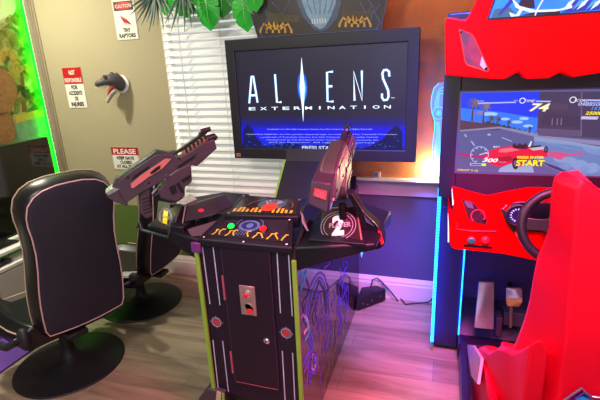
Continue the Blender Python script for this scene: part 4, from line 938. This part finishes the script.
# lighter road sweep and smoke
g([(534,136.5),(560,139),(612,148),(612,158),(575,150),(545,144),(534,143)],'8aa0d0',.9,2); g([(556,137.5),(612,146.5),(612,148.5),(556,139)],'3c3c74',.9,3)
g([(534,141),(580,146),(612,152),(612,176),(570,176),(546,166),(534,158)],'7088c8',.85,2)
for cx_,cy_,r_ in ((560,158,7),(570,162,8),(580,165,8),(592,168,8),(565,166,6),(603,170,6),(585,170,6)): g([(cx_+r_*cos(k*PI/6),cy_+r_*.65*sin(k*PI/6)) for k in range(12)],('8ca4dc','7c94d4')[cx_%2],.85,3)
for s_ in ([(464,134),(466,134.4),(467,137),(465.5,137)],[(470,140),(473,142),(475.5,146),(473,145)],[(488,133.5),(491,134.2),(490,136),(487,135)],[(502,137),(512,141),(511.5,141.6),(501.5,137.8)]): g(s_,'b0b0dc',.9,3)
# red car
g([(456.5,152.5),(470,154.5),(488,156),(486,158.5),(468,157),(456.5,154.5)],'b8206a',1,4)
g([(482,159),(488,151),(500,147.5),(516,145.5),(530,146),(540,148.5),(547,152.5),(548,157),(538,156.5),(528,160),(520,167),(513,163),(500,167),(490,164)],'e81840',1,5)
g([(500,149),(512,147.6),(520,150),(506,152.5),(498,152)],'ff6a80',1,6); g([(494,158),(510,156),(514,160),(500,163)],'b01030',1,6); g([(512,145.5),(522,144.5),(531,146),(526,149),(514,148.5)],'2a1c34',1,6)
for x_ in (513,518,524): g([(x_,143.5),(x_+2.6,143.3),(x_+2.8,146.5),(x_,146.8)],'40202c',1,7)
g([(528,146.5),(531,141),(532,141.3),(530,147.5)],'e8e8f8',1,7); g([(529,148),(545,146.5),(546.5,149),(533,150.5)],'c0b8c8',1,6); g([(529,146.5),(541,145),(541,146.4),(530,148)],'1c1828',1,7)
def whl(x,y,rx,ry): g([(x+rx*cos(k*PI/6),y+ry*sin(k*PI/6)) for k in range(12)],'18182c',1,7); g([(x+rx*.55*cos(k*PI/6),y+ry*.55*sin(k*PI/6)) for k in range(12)],'506090',1,8)
whl(515.5,163.5,3.4,6); whl(546,149.5,2.1,3.4)
g([(546,150.5),(572,153.5),(584,152),(582,154.5),(566,156.5),(560,160),(550,156.5)],'d05088',1,4)
g([(540,161),(558,167),(572,173.5),(566,173.5),(550,167)],'34346c',1,4); g([(500,168),(514,162),(532,164),(534,172.5),(498,172)],'98b0e0',.9,4)
# tachometer and readings
whC=emi('game white','f0f0ff',1.1); yel=emi('game yellow','ffe818',1.1); pale=emi('game pale blue','b0b8ff',1.0)
tc_=P(479.5,154.8,Y=Y1-.006); rr=.0395
b.ribbon([tc_+Vector((cos(a_)*rr,0,sin(a_)*rr)) for a_ in [PI*(-.62)-PI*1.55*k/20+PI*.0 for k in range(21)]],.003,pale,th=.0005)
for k in range(9):
    a_=PI*(-.62)-PI*1.5*k/8; b.ribbon([tc_+Vector((cos(a_)*rr*.78,0,sin(a_)*rr*.78)),tc_+Vector((cos(a_)*rr*.92,0,sin(a_)*rr*.92))],.003,whC,th=.0005)
b.ribbon([tc_,tc_+Vector((rr*.8,0,rr*.3))],.0025,whC,th=.0005)
Yt=Y1-.0075
textY(b,'300',(482,161.8),(498,162.2),.018,Yt,whC,shear=.3,bold=.03); textY(b,'km/h',(499,162.5),(506,162.7),.007,Yt,pale)
textY(b,'REV',(493,147.6),(500,147.6),.008,Yt,whC,shear=.2); 
polyY(b,[(470,163),(486,163.4),(486,166),(470,165.6)],Yt+.001,pale); polyY(b,[(482,163.7),(485.6,163.8),(485.6,165.7),(482,165.6)],Yt,yel); polyY(b,[(471,163.7),(481.5,163.9),(481.5,165.4),(471,165.2)],Yt,emi('game dim','5c5c90',1))
textY(b,'CREDIT 0 (2)',(457.2,170.6),(478,171.4),.009,Yt,yel)
textY(b,'TIME',(524,102),(535,102.2),.011,Yt,yel,shear=.3); c0_=P(522.5,100.6,Y=Yt); b.ribbon([c0_+Vector((cos(k*PI/8)*.011,0,sin(k*PI/8)*.011)) for k in range(16)],.003,whC,closed=True,th=.0005)
polyY(b,[(536,100.6),(551,100.8),(550,102.2),(536,101.9)],Yt,pale); textY(b,'74',(529,110.9),(549.5,111.2),.034,Yt,emi('game cream','fff4c8',1.0),shear=.3,bold=.03)
polyY(b,[(478,102.6),(516,101.6),(516,102.9),(478,103.9)],Yt,pale); textY(b,'START',(477,101.4),(484,101.4),.004,Yt,whC); textY(b,'GOAL',(514,100.8),(518,100.8),.004,Yt,whC)
c0_=P(573,99.8,Y=Yt); b.ribbon([c0_+Vector((cos(k*PI/8)*.012,0,sin(k*PI/8)*.012)) for k in range(16)],.003,whC,closed=True,th=.0005); textY(b,'SCORE',(574,101.4),(588,101.6),.010,Yt,whC,shear=.3); polyY(b,[(588,99.4),(604,99.6),(604,101.4),(588,101)],Yt,pale)
textY(b,'0488500',(578,105.6),(603,106),.016,Yt,pale,shear=.3,bold=.02); textY(b,'1ST',(591,110),(602,110.2),.014,Yt,emi('game sky text','4aa0ff',1.1),shear=.3); textY(b,'250000',(585,114.6),(606,115),.014,Yt,yel,shear=.3,bold=.02)
polyY(b,[(582,116.2),(599,116.6),(597,119.6),(580.5,119.2)],Yt,emi('game lilac bar','c8b8e8',1))
textY(b,'PRESS ENTER',(517,158.4),(544,158.6),.011,Yt,yel,bold=.03); textY(b,'START',(516,165.8),(544,166),.029,Yt-.002,emi('game shadow','141040',1),bold=.06); textY(b,'START',(516,165.6),(544,165.8),.027,Yt-.003,yel,bold=.04)
obj('game_picture', b, sc)

# red marquee housing
YM=2.06
def pm(x,y,Y=YM): return P(x,y,Y=Y)
b=MB(); outl=[(445.5,75.5),(445,22),(446,18.5),(449,17),(462,19.5),(466,19.5),(470,14),(480,-8),(486,-30),(640,-36),(640,66),(600,73),(573,77.5),(562,71.5),(549,78.2),(526,79.2),(519,71.5),(505,79.2),(490,79)]
hole=[(459,28.5),(471,34),(474.5,38.5),(489,70.5),(486.5,71.5),(467,65),(465,62)]
PL=[pm(*p) for p in outl]; 
# keep the right hand end square to the machine
for v in PL:
    if v.x>.905: v.x=.905
b.prism(PL,(0,.17,0),RED); mq=obj('marquee_housing', b, t, bevel=.012, seg=3)
b=MB(); pts=[pm(*p) for p in hole]; b.prism([p+Vector((0,-.002,0)) for p in pts],(0,-.0015,0),mat('window reflection brown','7c3c38',.5,metal=.0,scale=18,var=.5,spec=.1)); hw=obj('side_window', b, mq)  # reflected room put into the plate's mottled brown colour
b=MB(); b.tube([p+Vector((0,-.003,0)) for p in pts],.0022,mat('window rim','c83a28',.3),6,closed=True)
for p in ((461,31.5),(486,68.5)):
    b.lathe([(.006,0),(.006,.003),(.003,.004)],pm(*p)+Vector((0,-.004,0)),BLKG,12,axis=(0,-1,0))
obj('window_rim', b, hw)
b=MB()
polyY(b,[(460,30),(469,36),(467,47),(461.5,40)],YM-.0036,mat('dark reflection patch','4a2a30',.3)); polyY(b,[(482,56),(488,70),(484,69.5),(480,65)],YM-.0036,mat('pale reflection patch','c0b090',.5)); polyY(b,[(466,58),(471,59),(472,63),(467,62.5)],YM-.0036,MATS['dark reflection patch'])  # dark and pale parts of the reflection, laid on as patches
textY(b,'WINNER',(464,53),(476,55),.008,YM-.0038,mat('purple reflected text','6a3050',.4))
obj('window_reflection', b, hw)
sgn=[(488.5,18.3),(497,-6),(640,-12),(640,8),(603,10.5)]
b=MB(); pts=[pm(*p) for p in sgn]
for v in pts:
    if v.x>.86: v.x=.86
b.prism([p+Vector((0,-.001,0)) for p in pts],(0,-.003,0),mat('marquee blue panel','1c7cf0',.25,emit=.8,ecol='1878f0',scale=14,var=.4)); mp_=obj('marquee_sign', b, mq)
b=MB(); Yn=YM-.0045; mw=emi('marquee white','e8f4ff',1.1); mb_=mat('marquee black','181428',.3); mdk=emi('marquee deep blue','1030c0',.9); mcy=emi('marquee cyan','30a8f8',1)
polyY(b,[(491,17.6),(494,9),(510,7),(515,12),(508,17)],Yn,emi('marquee slate','3a78a8',.8))
polyY(b,[(509,12),(516,15),(520,8.5),(523,9.5),(519,16),(511,16.8)],Yn-.001,mw); polyY(b,[(515,9),(519,3),(522,-2),(534,-2),(535,8),(524,8.5)],Yn-.0008,mb_)
polyY(b,[(511,-3),(520,6),(535,10),(560,9),(572,5),(572,8),(555,11.5),(530,12.5),(516,8)],Yn-.0012,mw); polyY(b,[(535,12),(560,11),(560,13.5),(520,15.5)],Yn-.001,mb_)
linY(b,[(545,-4),(541,3),(537,10),(535,15.5)],Yn-.0016,.005,mw)
for q in range(9): polyY(b,[(563+4.5*q,10),(569+4.5*q,2),(577+4.5*q,-3),(571+4.5*q,5)],Yn-.001,(mw,mdk,mcy)[q%3])
polyY(b,[(498,14.8),(512,-3),(518,-3),(500,15.5)],Yn-.0003,mdk); polyY(b,[(560,12.8),(600,9.5),(600,2),(580,4)],Yn-.0003,mdk)
obj('marquee_picture', b, mp_)
b=MB(); b.prism([pm(489.2,19.3),pm(487,19.2),pm(495.5,-7),pm(498,-7)],(0,-.004,0),mb_); q0_=pm(488.5,19.5); b.prism([pm(488,17.7),pm(488,20),pm(604,12),pm(604,9.8)],(0,-.004,0),mb_); obj('sign_rim', b, mp_)

# console (dashboard)
YD=1.95
b=MB()
dash=[(452,186.5),(456,187),(468,190.5),(487,195.3),(510,190.5),(530,187),(548,187.5)]
left=[(455,249),(452,247.5),(449.5,243),(448.5,222),(448,213),(451,209.5),(455,208),(453,198)]
def dp(p,Y=YD): return P(p[0],p[1],Y=Y)
T=[dp(p) for p in dash]; Lf=[dp(p) for p in left]; Bt=[dp(p) for p in [(533,260),(505,254),(474,250.5)]]
mir=lambda v:Vector((2*RX-v.x,v.y,v.z))
half=T[::-1]+[]                                  # from centre to left tip
Lp=[T[0]]+Lf[::-1]
outline=T+[mir(v) for v in T[::-1]]+[mir(v) for v in Lf[::-1]]+[mir(v) for v in Bt[::-1]]+Bt+Lf
ring0=[v.copy() for v in outline]
zt_=max(v.z for v in outline); zb_=min(v.z for v in outline)
def shear_(v,d): return Vector((v.x,v.y+d+(v.z-zb_)*.0,v.z))
zm_=(zt_+zb_)/2
b.loft([outline,[Vector((v.x,v.y+.27,v.z-(.10 if v.z>zm_+.03 else 0))) for v in outline]],RED)
con=obj('console', b, t, bevel=.014, seg=3)
Yc=YD
b=MB(); sp_=[(462,199.5),(472,201.5),(475,204),(487.5,221),(485.5,224.5),(471,221),(468.5,218)]
polyY(b,sp_,Yc-.0005,mat('console dark window','6a2f50',.15,metal=.6,scale=30,var=.5),th=.002); cw=obj('console_window', b, con)
b=MB(); c_=P(478,216,Y=Yc-.0035); b.ribbon([c_+Vector((cos(k*PI/10)*.028,0,sin(k*PI/10)*.03)) for k in range(-2,14)],.004,mat('red ring glow','e02858',.4,emit=.4),th=.0005); b.disc(P(484.5,220.5,Y=Yc-.003),.006,BLKG,th=.002); polyY(b,[(464,201),(472,203),(474,209),(467,207)],Yc-.003,mat('slate window patch','6a5a78',.2)); obj('window_detail', b, cw)
b=MB(); b.tube([dp((458,226),Yc-.002),dp((457,222),Yc-.002),dp((456,229),Yc-.002),dp((470,231),Yc-.002),dp((496,231.5),Yc-.002)],.004,mat('crimson moulding line','b00828',.35),8); obj('moulding_line', b, con, smooth=True)
for x_,c_,nm in ((471.5,'1c7c80','teal'),(485.3,'d0203c','red')):
    b=MB(); b.lathe([(.019,0),(.019,.006),(.016,.008)],dp((x_,240)),mat('crimson button collar','c01030',.3),20,axis=(0,-1,0)); b.lathe([(.014,.006),(.014,.012),(.011,.015),(.002,.016)],dp((x_,240)),mat(nm+' console button',c_,.3,scale=200,var=.4),20,axis=(0,-1,0)); o=obj('push_button', b, con, smooth=True); o['label']=nm+' round push button'
b=MB(); polyY(b,[(463.5,244),(492,246.3),(492,248.3),(463.5,246)],Yc-.0004,BLKG,th=.004); obj('console_slot', b, con)
# instrument binnacle
b=MB(); polyY(b,[(500,208),(503.5,209),(510,216),(517,229),(514,233),(506,222)],Yc-.0004,BLKM,th=.006); b.prism([dp(p,Yc-.001) for p in [(509,206),(514,202),(521,201),(600,203),(597,226),(560,233),(535,231),(522,230),(512,221)]],(0,-.012,0),mat('binnacle black violet','1c1428',.35)); bn=obj('instrument_binnacle', b, con, bevel=.004)
cg=dp((517.8,214.8),Yc-.014)
b=MB(); b.lathe([(.048,0),(.050,.010),(.044,.014),(.040,.006),(.039,.003)],cg,BLKM,32,axis=(0,-1,0)); gg=obj('gauge', b, bn, smooth=True)
b=MB(); b.disc(cg+Vector((0,-.005,0)),.038,mat('gauge face navy','1c2460',.3,emit=.2),th=.001,n=32); 
for k in range(16):
    a=2*PI*k/16; d_=Vector((cos(a),0,sin(a))); b.ribbon([cg+Vector((0,-.007,0))+d_*.023,cg+Vector((0,-.007,0))+d_*.031],.0035,mat('gauge mark white','c8d4ff',.4,emit=.6),th=.0005)
b.ribbon([cg+Vector((0,-.0085,0)),cg+Vector((.026,-.0085,.014))],.003,mat('gauge needle red','e03040',.4),th=.0005); obj('gauge_face', b, gg)
b=MB(); b.tube([dp((507,205),Yc-.002),dp((503,209),Yc-.002),dp((511,221),Yc-.002),dp((517,236),Yc-.002),dp((520,239),Yc-.002)],.0022,mat('pink edge line','e88aa0',.35),6); obj('edge_line', b, con)
# steering wheel
wc=P(560,227,Y=1.83); wn=Vector((-.0,-1,.34)).normalized(); wu=Vector((1,0,0)); wv=wn.cross(wu).normalized()
if wv.z<0: wv=-wv
R_=.136
b=MB(); b.tube([wc+wu*cos(2*PI*k/40)*R_+wv*sin(2*PI*k/40)*R_ for k in range(40)],.0185,mat('black wheel leather','1a1626',.45,scale=90,bump=.2),12,closed=True); sw_=obj('steering_wheel', b, t, smooth=True)
for a in (math.radians(178),math.radians(2),math.radians(270)):
    b=MB(); d_=wu*cos(a)+wv*sin(a); sd=wn.cross(d_); 
    ring=lambda r,w,th:[wc+d_*r+sd*w+wn*th,wc+d_*r-sd*w+wn*th,wc+d_*r-sd*w-wn*th,wc+d_*r+sd*w-wn*th]
    b.loft([ring(.02,.034,.008),ring(.07,.024,.007),ring(.128,.026,.007)],mat('wheel spoke black','15121e',.4)); obj('spoke', b, sw_, bevel=.004)
b=MB(); b.lathe([(.040,-.02),(.042,.006),(.036,.014),(.01,.016)],wc,BLKG,24,axis=wn); hb=obj('wheel_hub', b, sw_, smooth=True)
b=MB(); b.disc(wc+wn*.0155,.012,mat('tan hub badge','b89078',.35),nrm=wn,th=.0015); obj('hub_badge', b, hb)
b=MB(); b.tube([wc-wn*.01,wc-wn*.13],[.03,.045],BLKM,16); obj('steering_column', b, t, smooth=True)
# pedal box
b=MB(); b.box((.12,2.44,.05),(.78,2.5,.86),mat('pedal box navy','34307c',.5,var=.1)); obj('pedal_box', b, t)
b=MB(); b.prism([(.12,2.25,.10),(.12,2.44,.10),(.12,2.44,.26)],(.66,0,0),mat('pedal box ramp','2a2450',.45)); obj('pedal_ramp', b, t)
b=MB(); b.box((.12,2.18,.03),(.78,2.27,.115),mat('pedal sill','221a38',.4)); obj('pedal_sill', b, t, bevel=.004)
PST=mat('pedal steel','957a98',.28,metal=.75,scale=60)
b=MB(); b.prism([P(478.5,282,Y=2.30),P(494.5,282.5,Y=2.30),P(494,330,Y=2.19),P(474,328,Y=2.19)],(0,.010,.006),PST); pd=obj('brake_pedal', b, t, bevel=.004); pd['label']='tall pale steel brake plate'
b=MB(); b.tube([P(486,300,Y=2.30),P(486,300,Y=2.30)+Vector((0,.14,.03))],.014,BLKM,8); obj('pedal_arm', b, pd)
a_=P(513.5,298,Y=2.25)
b=MB(); b.prism([P(506,289.5,Y=2.27),P(508,288.3,Y=2.27),P(521,288.5,Y=2.27),P(522.5,290,Y=2.27),P(522.3,302,Y=2.235),P(519,307,Y=2.23),P(508,306.3,Y=2.23),P(506,304,Y=2.235)],(0,.012,.005),PST); gp_=obj('accelerator_pedal', b, t, bevel=.003); gp_['label']='small steel accelerator pedal with an orange worn lower half'
b=MB(); b.prism([P(506.3,298,Y=2.2435),P(522.2,298.5,Y=2.2435),P(522,302,Y=2.232),P(519,306.5,Y=2.227),P(508,306,Y=2.227),P(506.2,303.5,Y=2.23)],(0,-.002,0),mat('orange pedal plate','d08a60',.35,metal=.4)); obj('pedal_pad', b, gp_)
b=MB(); b.tube([P(511.5,306,Y=2.245),P(510.5,327,Y=2.24)],.008,mat('pedal stem tan','a08080',.4,metal=.5),8); b.tube([P(513.5,298,Y=2.27),P(513.5,298,Y=2.27)+Vector((0,.16,0))],.012,BLKM,8); obj('pedal_arm', b, gp_)
b=MB(); b.box(tuple(P(495,336,Y=2.22)),(P(503,318,Y=2.22).x,2.30,P(498,318,Y=2.22).z),mat('pedal bracket','5a4a70',.35,metal=.5)); b.box(tuple(P(503,325,Y=2.27)),(P(526,312,Y=2.27).x,2.33,P(515,313,Y=2.27).z),mat('pedal block','55486e',.4)); obj('pedal_bracket', b, t, bevel=.003)
# floor frame of the machine with tread plate
TRD=mat('tread plate','8a7078',.3,metal=.8,scale=160,var=.6,bump=.9)
b=MB(); b.box((.165,1.0,.03),(.72,2.18,.075),TRD); obj('tread_plate', b, t)
for xr_ in (.13,.72):
    b=MB(); b.box((xr_,.75,.0),(xr_+.035,2.2,.12),mat('side rail dark','262040',.35,var=.2)); obj('side_rail', b, t, bevel=.004)
b=MB(); b.prism([P(466.5,345,X=.166),P(473,345.5,X=.17),P(481,358,X=.185),P(477,384,X=.168),P(471,376,X=.166)],(.012,0,0),mat('pale pink bracket','c8a0b8',.4)); obj('side_bracket', b, t, bevel=.002)
for p in ((434,345),(449,347)):
    c=P(*p,Z=0); b=MB(); b.lathe([(.024,0),(.024,.006),(.012,.012),(.006,.014),(.006,.04)],c+Vector((.012,.03,0)),mat('zinc levelling foot','7a7486',.35,metal=.8),16); obj('levelling_foot', b, t, smooth=True)
b=MB(); b.tube([(.124,YR+.052,.76),(.124,YR+.052,.12)],.0032,mat('cyan edge light','001020',.3,emit=14,ecol='0a60ff',var=0),6); obj('edge_light', b, t)
# blue led strip down the front left corner: a row of diodes on a tape
LEDB=mat('blue led','000408',.3,emit=16,ecol='0054ff',var=0); LEDC=mat('cyan led diode','102030',.3,emit=26,ecol='1078ff',var=0)
xa=P(441,183,Y=YR+.07); xb=P(434.5,343,Y=YR+.07)
b=MB(); 
b.box((-.022,YR+.006,.08),(-.006,YR+.028,.965),LEDB); ls=obj('light_strip', b, t)
b=MB()
for k in range(52):
    z=.09+.0168*k; bb=MB(); bb.box((-.0195,YR+.0045,z),(-.0085,YR+.0060,z+.009),LEDC); obj('diode', bb, ls)
LEDW=mat('pale blue edge led','102030',.3,emit=3.0,ecol='a8d0ff',var=0)
b=MB(); 
for k in range(9): 
    f=k/8; c=P(448.6,214+27*f,Y=YD+.01); b.box((c.x-.003,c.y,c.z-.006),(c.x+.001,c.y+.012,c.z+.006),LEDW)
for k in range(5):
    f=k/4; c=P(453.2-.6*(1-f),190+14*f,Y=YD+.01); b.box((c.x-.003,c.y,c.z-.006),(c.x+.001,c.y+.012,c.z+.006),LEDW)
obj('edge_diodes', b, con)

# curved panel with glowing line art at the back edge of the racing machine
ca=[(444,82),(439,83),(434,88),(431.8,96),(431,104),(432,113),(434.5,121),(434.5,130),(433,140),(432.5,150),(433.5,162),(436,173),(438.5,178.5),(441.5,180)]
Yw=2.72
CY=mat('glowing cyan line','103040',.3,emit=1.6,ecol='40d8f0',var=0)
b=MB(); base_=mat('smoky acrylic panel','94a8d0',.25,var=.3,scale=10,emit=.25,ecol='8aa0d8')
pts=[P(*p,Y=Yw) for p in ca]; b.prism(pts,(0,.012,0),base_)
for v in b.v: v.x=min(v.x,-.0255)
tp=obj('acrylic_panel', b, label='tall curved smoky panel with glowing cyan line drawing beside the racing machine', cat='light panel')
def tw(pts_,w=.0035):
    b.ribbon([P(*p,Y=Yw-.0005) for p in pts_],w,CY)
b=MB(); tw(ca[1:]+[(444.5,82)],.005); 
for k in (2.5,5,7.5): tw([(443.8,84+k*1.3),(440,86+k),(436.5+k*.35,92+k*.5),(434+k*.6,100+k*.3),(433+k*.7,108)],.003)
for k in (2.2,4.6,7): tw([(435.5+k*.5,122),(436+k*.5,132),(434.5+k*.8,145),(435+k*.8,160),(437+k*.6,174)],.003)
c=P(438.6,113,Y=Yw-.0005); b.ribbon([c+Vector((cos(k*PI/10)*.032,0,sin(k*PI/10)*.036)) for k in range(20)],.0035,CY,closed=True); 
for k in range(8): b.ribbon([c,c+Vector((cos(k*PI/4)*.018,0,sin(k*PI/4)*.018))],.004,CY)
org=tp.location.copy(); 
o=obj('line_drawing', b, tp)

# ------------------------------------------------------------------ racing seat
b=MB(); rings=[]
#        z,  rear Y, outer half width, flat rear half width, wing depth
prof=[(.30,1.20,.235,.11,.30),(.50,1.20,.205,.11,.27),(.66,1.20,.178,.112,.22),(.76,1.20,.166,.115,.20),(.84,1.20,.160,.117,.19),(.93,1.205,.158,.120,.18),(.99,1.21,.156,.122,.17),(1.05,1.215,.146,.124,.15),(1.11,1.22,.146,.126,.11),(1.17,1.225,.150,.130,.10),(1.22,1.23,.154,.134,.09),(1.262,1.235,.153,.134,.08),(1.283,1.245,.138,.12,.06)]
for z,yr,wo,wi,dp_ in prof:
    h=[(wi,0),(wi+.004,.004),(wo-.002,dp_-.012),(wo,dp_),(wo-.004,dp_+.03),(wo-.04,dp_+.02),(wi-.04,.075)]
    wi-=.018*(1 if z>.5 else .3)
    h=[(0,0),(wi*.33,0),(wi*.66,0),(wi,0),(wi+.004,.004),(wo-.002,dp_-.012),(wo,dp_),(wo-.004,dp_+.03),(wo-.04,dp_+.02),(wi-.04,.075),(wi*.33,.07),(0,.07)]
    dip=lambda a: -.075*max(0,1-a/(wi*.95))*max(0,min(1,(z-1.05)/.2))
    pts=[Vector((RX+a,yr+c,z+dip(a))) for a,c in h]+[Vector((RX-a,yr+c,z+dip(a))) for a,c in h[::-1] if a>0]
    rings.append(pts)
b.loft(rings,REDD); bs_=obj('bucket_seat', b, t, bevel=.006, smooth=True, seg=2, sang=24)
# side bolsters sloping forward
for s in (1,-1):
    b=MB()
    def sec(y,z,x,w): 
        return [(RX+s*(x),y,z-.30),(RX+s*(x-.0),y,z-.02),(RX+s*(x-.018),y,z),(RX+s*(x-w+.02),y,z),(RX+s*(x-w),y,z-.03),(RX+s*(x-w),y,z-.30)]
    b.loft([sec(1.20,.83,.185,.05),sec(1.30,.735,.188,.06),sec(1.38,.665,.198,.07),sec(1.44,.635,.208,.07),sec(1.54,.57,.220,.07),sec(1.62,.485,.232,.075),sec(1.68,.45,.243,.075),sec(1.76,.41,.250,.08),sec(1.84,.345,.260,.08),sec(1.87,.31,.260,.08)],REDD)
    obj('side_bolster', b, bs_, bevel=.010, smooth=True, seg=3)
b=MB(); b.loft([[(RX-.17,y,z-.10),(RX-.17,y,z),(RX,y,z-.02),(RX+.17,y,z),(RX+.17,y,z-.10)] for y,z in ((1.26,.42),(1.45,.40),(1.70,.44),(1.80,.42))],mat('red seat cushion','c00820',.5)); obj('seat_cushion', b, bs_, bevel=.012, smooth=True)
b=MB(); b.box((RX-.22,1.2,.12),(RX+.22,1.80,.32),mat('crimson seat skirt','b40826',.4)); b.prism([(RX-.245,1.26,.13),(RX-.245,1.86,.13),(RX-.245,1.80,.36),(RX-.245,1.30,.45)],(.03,0,0),REDD); obj('seat_base', b, bs_, bevel=.01, smooth=True)
b=MB(); b.box((RX-.18,1.25,.075),(RX-.13,1.85,.12),BLKM); b.box((RX+.13,1.25,.075),(RX+.18,1.85,.12),BLKM); obj('slide_rail', b, bs_)
# chrome rimmed badge low on the back of the seat
YBd=1.187
b=MB(); CHB=mat('chrome badge','b8b8e0',.15,metal=.9)
pts_=[(563,401),(572,394.5),(582,387.5),(586,393),(592,396.5),(601,397.5),(608,397)]
b.tube([P(*p,Y=YBd-.006) for p in pts_],.0035,CHB,8); b.tube([P(x+3,y+4.5,Y=YBd-.006) for x,y in pts_[1:]],.002,mat('violet badge line','6a4ad0',.3,metal=.5),8)
polyY(b,[(572,404),(576,399),(582,396),(590,399.5),(600,402),(604,412),(570,412)],YBd-.001,mat('cyan badge fill','2890e0',.25,emit=.2),th=.003); polyY(b,[(566,402),(582,390),(590,399),(606,400),(606,412),(566,412)],YBd-.000,mat('navy badge fill','201860',.3),th=.0012)
obj('badge', b, bs_)

# ------------------------------------------------------------------ things on the sill and floor
t = thing('ledge_lamp', 'small glowing warm lamp on the sill ledge under the right corner of the monitor', 'lamp', (-.079,2.745,.875))
LMP=mat('warm lamp glow','fff0c0',.4,emit=38,ecol='ffdc90',var=0)
b=MB(); b.lathe([(.030,0),(.030,.004),(.026,.010),(.022,.012)],(-.079,2.745,.875),mat('lamp base white','c8c0b0',.4),20); obj('lamp_base', b, t, smooth=True)
b=MB(); b.sphere((-.079,2.745,.910),.023,LMP,sz=1.1); obj('bulb', b, t, smooth=True)
t = thing('small_gadget', 'small pale cube shaped gadget standing on the sill ledge right of the gun', 'gadget', (-.400,2.735,.875))
b=MB(); b.box((-.424,2.722,.8752),(-.380,2.745,.915),mat('pale lilac plastic','c0b4c8',.4)); cb=obj('casing', b, t, bevel=.004)
b=MB(); b.box((-.419,2.7205,.881),(-.397,2.722,.909),mat('grey gadget face','6a6480',.3)); obj('face', b, cb)

b=MB(); bc=[P(354.5,312,Z=0),P(386,301,Z=0)]
e=(bc[1]-bc[0]); n_=Vector((-e.y,e.x,0)).normalized(); b0=bc[0]; b1=bc[1]
L0=[b0,b1,b1+n_*.16,b0+n_*.10]
L0=[Vector((-.500,2.535,.0)),Vector((-.335,2.735-.02,.0)),Vector((-.40,2.752,.0)),Vector((-.500,2.70,0))]
MBX=mat('black box metal','15131c',.35,var=.1)
t = thing('floor_box', 'black metal box lying on the floor against the wall right of the shooting cabinet', 'box', (-.43,2.66,0))
b.prism([v+Vector((0,0,.012)) for v in L0],(0,0,.085),MBX); fb=obj('casing', b, t, bevel=.003)
b=MB(); b.prism([v+Vector((0,0,.0)) for v in [Vector((-.492,2.56,0)),Vector((-.35,2.715,0)),Vector((-.40,2.74,0)),Vector((-.492,2.69,0))]],(0,0,.012),BLKM); obj('base_plate', b, t)
b=MB()
for f_,zz in ((.2,.05),(.5,.05),(.8,.06),(.35,.03)):
    c=L0[0].lerp(L0[1],f_)+Vector((0.003,-.0035,zz)); b.lathe([(.004,0),(.004,.003),(.001,.004)],c,STEEL,8,axis=(.77,-.63,0))
b.box((-.385,2.655,.0),(-.38,2.66,.001),BLKM); obj('screw', b, fb)
CB=mat('black cable rubber','141218',.5)
b=MB(); b.tube([(-.44,2.70,.09),(-.43,2.74,.14),(-.40,2.75,.155),(-.36,2.748,.12),(-.30,2.74,.06),(-.25,2.72,.01)],.005,CB,8)
obj('power_cable', b, smooth=True, label='black cable looping up behind the black floor box', cat='cable')
b=MB(); b.tube([P(382,292.5,Z=.02),P(389,292,Z=.006),P(396,293,Z=.006),(-.20,2.70,.006),(-.12,2.735,.006),(-.05,2.74,.02),(-.025,2.745,.05)],.005,CB,8)
obj('power_cable', b, smooth=True, label='black cable running along the floor from the black box to the racing machine', cat='cable')

# ------------------------------------------------------------------ light
def area(name, loc, target, size, power, col, sy=None, spread=180):
    l=bpy.data.lights.new(name,'AREA'); l.energy=power; l.color=col; l.size=size; l.spread=math.radians(spread)
    if sy: l.shape='RECTANGLE'; l.size_y=sy
    o=bpy.data.objects.new(name,l); COL.objects.link(o); o.location=loc
    o.rotation_euler=(Vector(target)-Vector(loc)).to_track_quat('-Z','Y').to_euler(); return o
area('ceiling_light_left', (-2.85,1.95,2.55), (-2.2,1.9,0), .12, 38, (1,.95,.78))
area('ceiling_light_mid', (-1.3,.4,2.55), (-1.2,1.6,.4), .6, 30, (1,.95,.84))
area('pink_fill_light', (.15,1.1,2.55), (.0,2.0,0), .7, 44, (1,.12,.34), None, 80)  # added pink fill standing in for red bounce off the machines
area('blue_fill_light', (-.15,1.7,2.5), (-.1,2.7,.3), .4, 15, (.10,.16,1), None, 50)  # added blue fill standing in for the led strip's glow
area('right_fill_light', (1.0,.3,2.5), (.6,2.0,1.2), .8, 20, (1,.5,.55))  # added pinkish fill for the racing machine side
area('rear_area_light', (-.3,-1.1,1.9), (-.8,2.0,.9), 1.2, 13, (.95,.9,1))  # broad area light behind the camera, aimed at the shooting cabinet
def pt(name, loc, p, col, r=.03):
    l=bpy.data.lights.new(name,'POINT'); l.energy=p; l.color=col; l.shadow_soft_size=r
    o=bpy.data.objects.new(name,l); COL.objects.link(o); o.location=loc
pt('ledge_lamp_light', (-.079,2.69,.945), 4.5, (1,.75,.42), .02)
W=bpy.data.worlds.new('world'); SC.world=W; W.use_nodes=True
bg=W.node_tree.nodes['Background']; bg.inputs['Color'].default_value=(.74,.74,.76,1); bg.inputs['Strength'].default_value=.40
SC.view_settings.view_transform='Standard'; SC.view_settings.look='None'; SC.view_settings.exposure=.12; SC.view_settings.gamma=1; SC.view_settings.use_curve_mapping=False
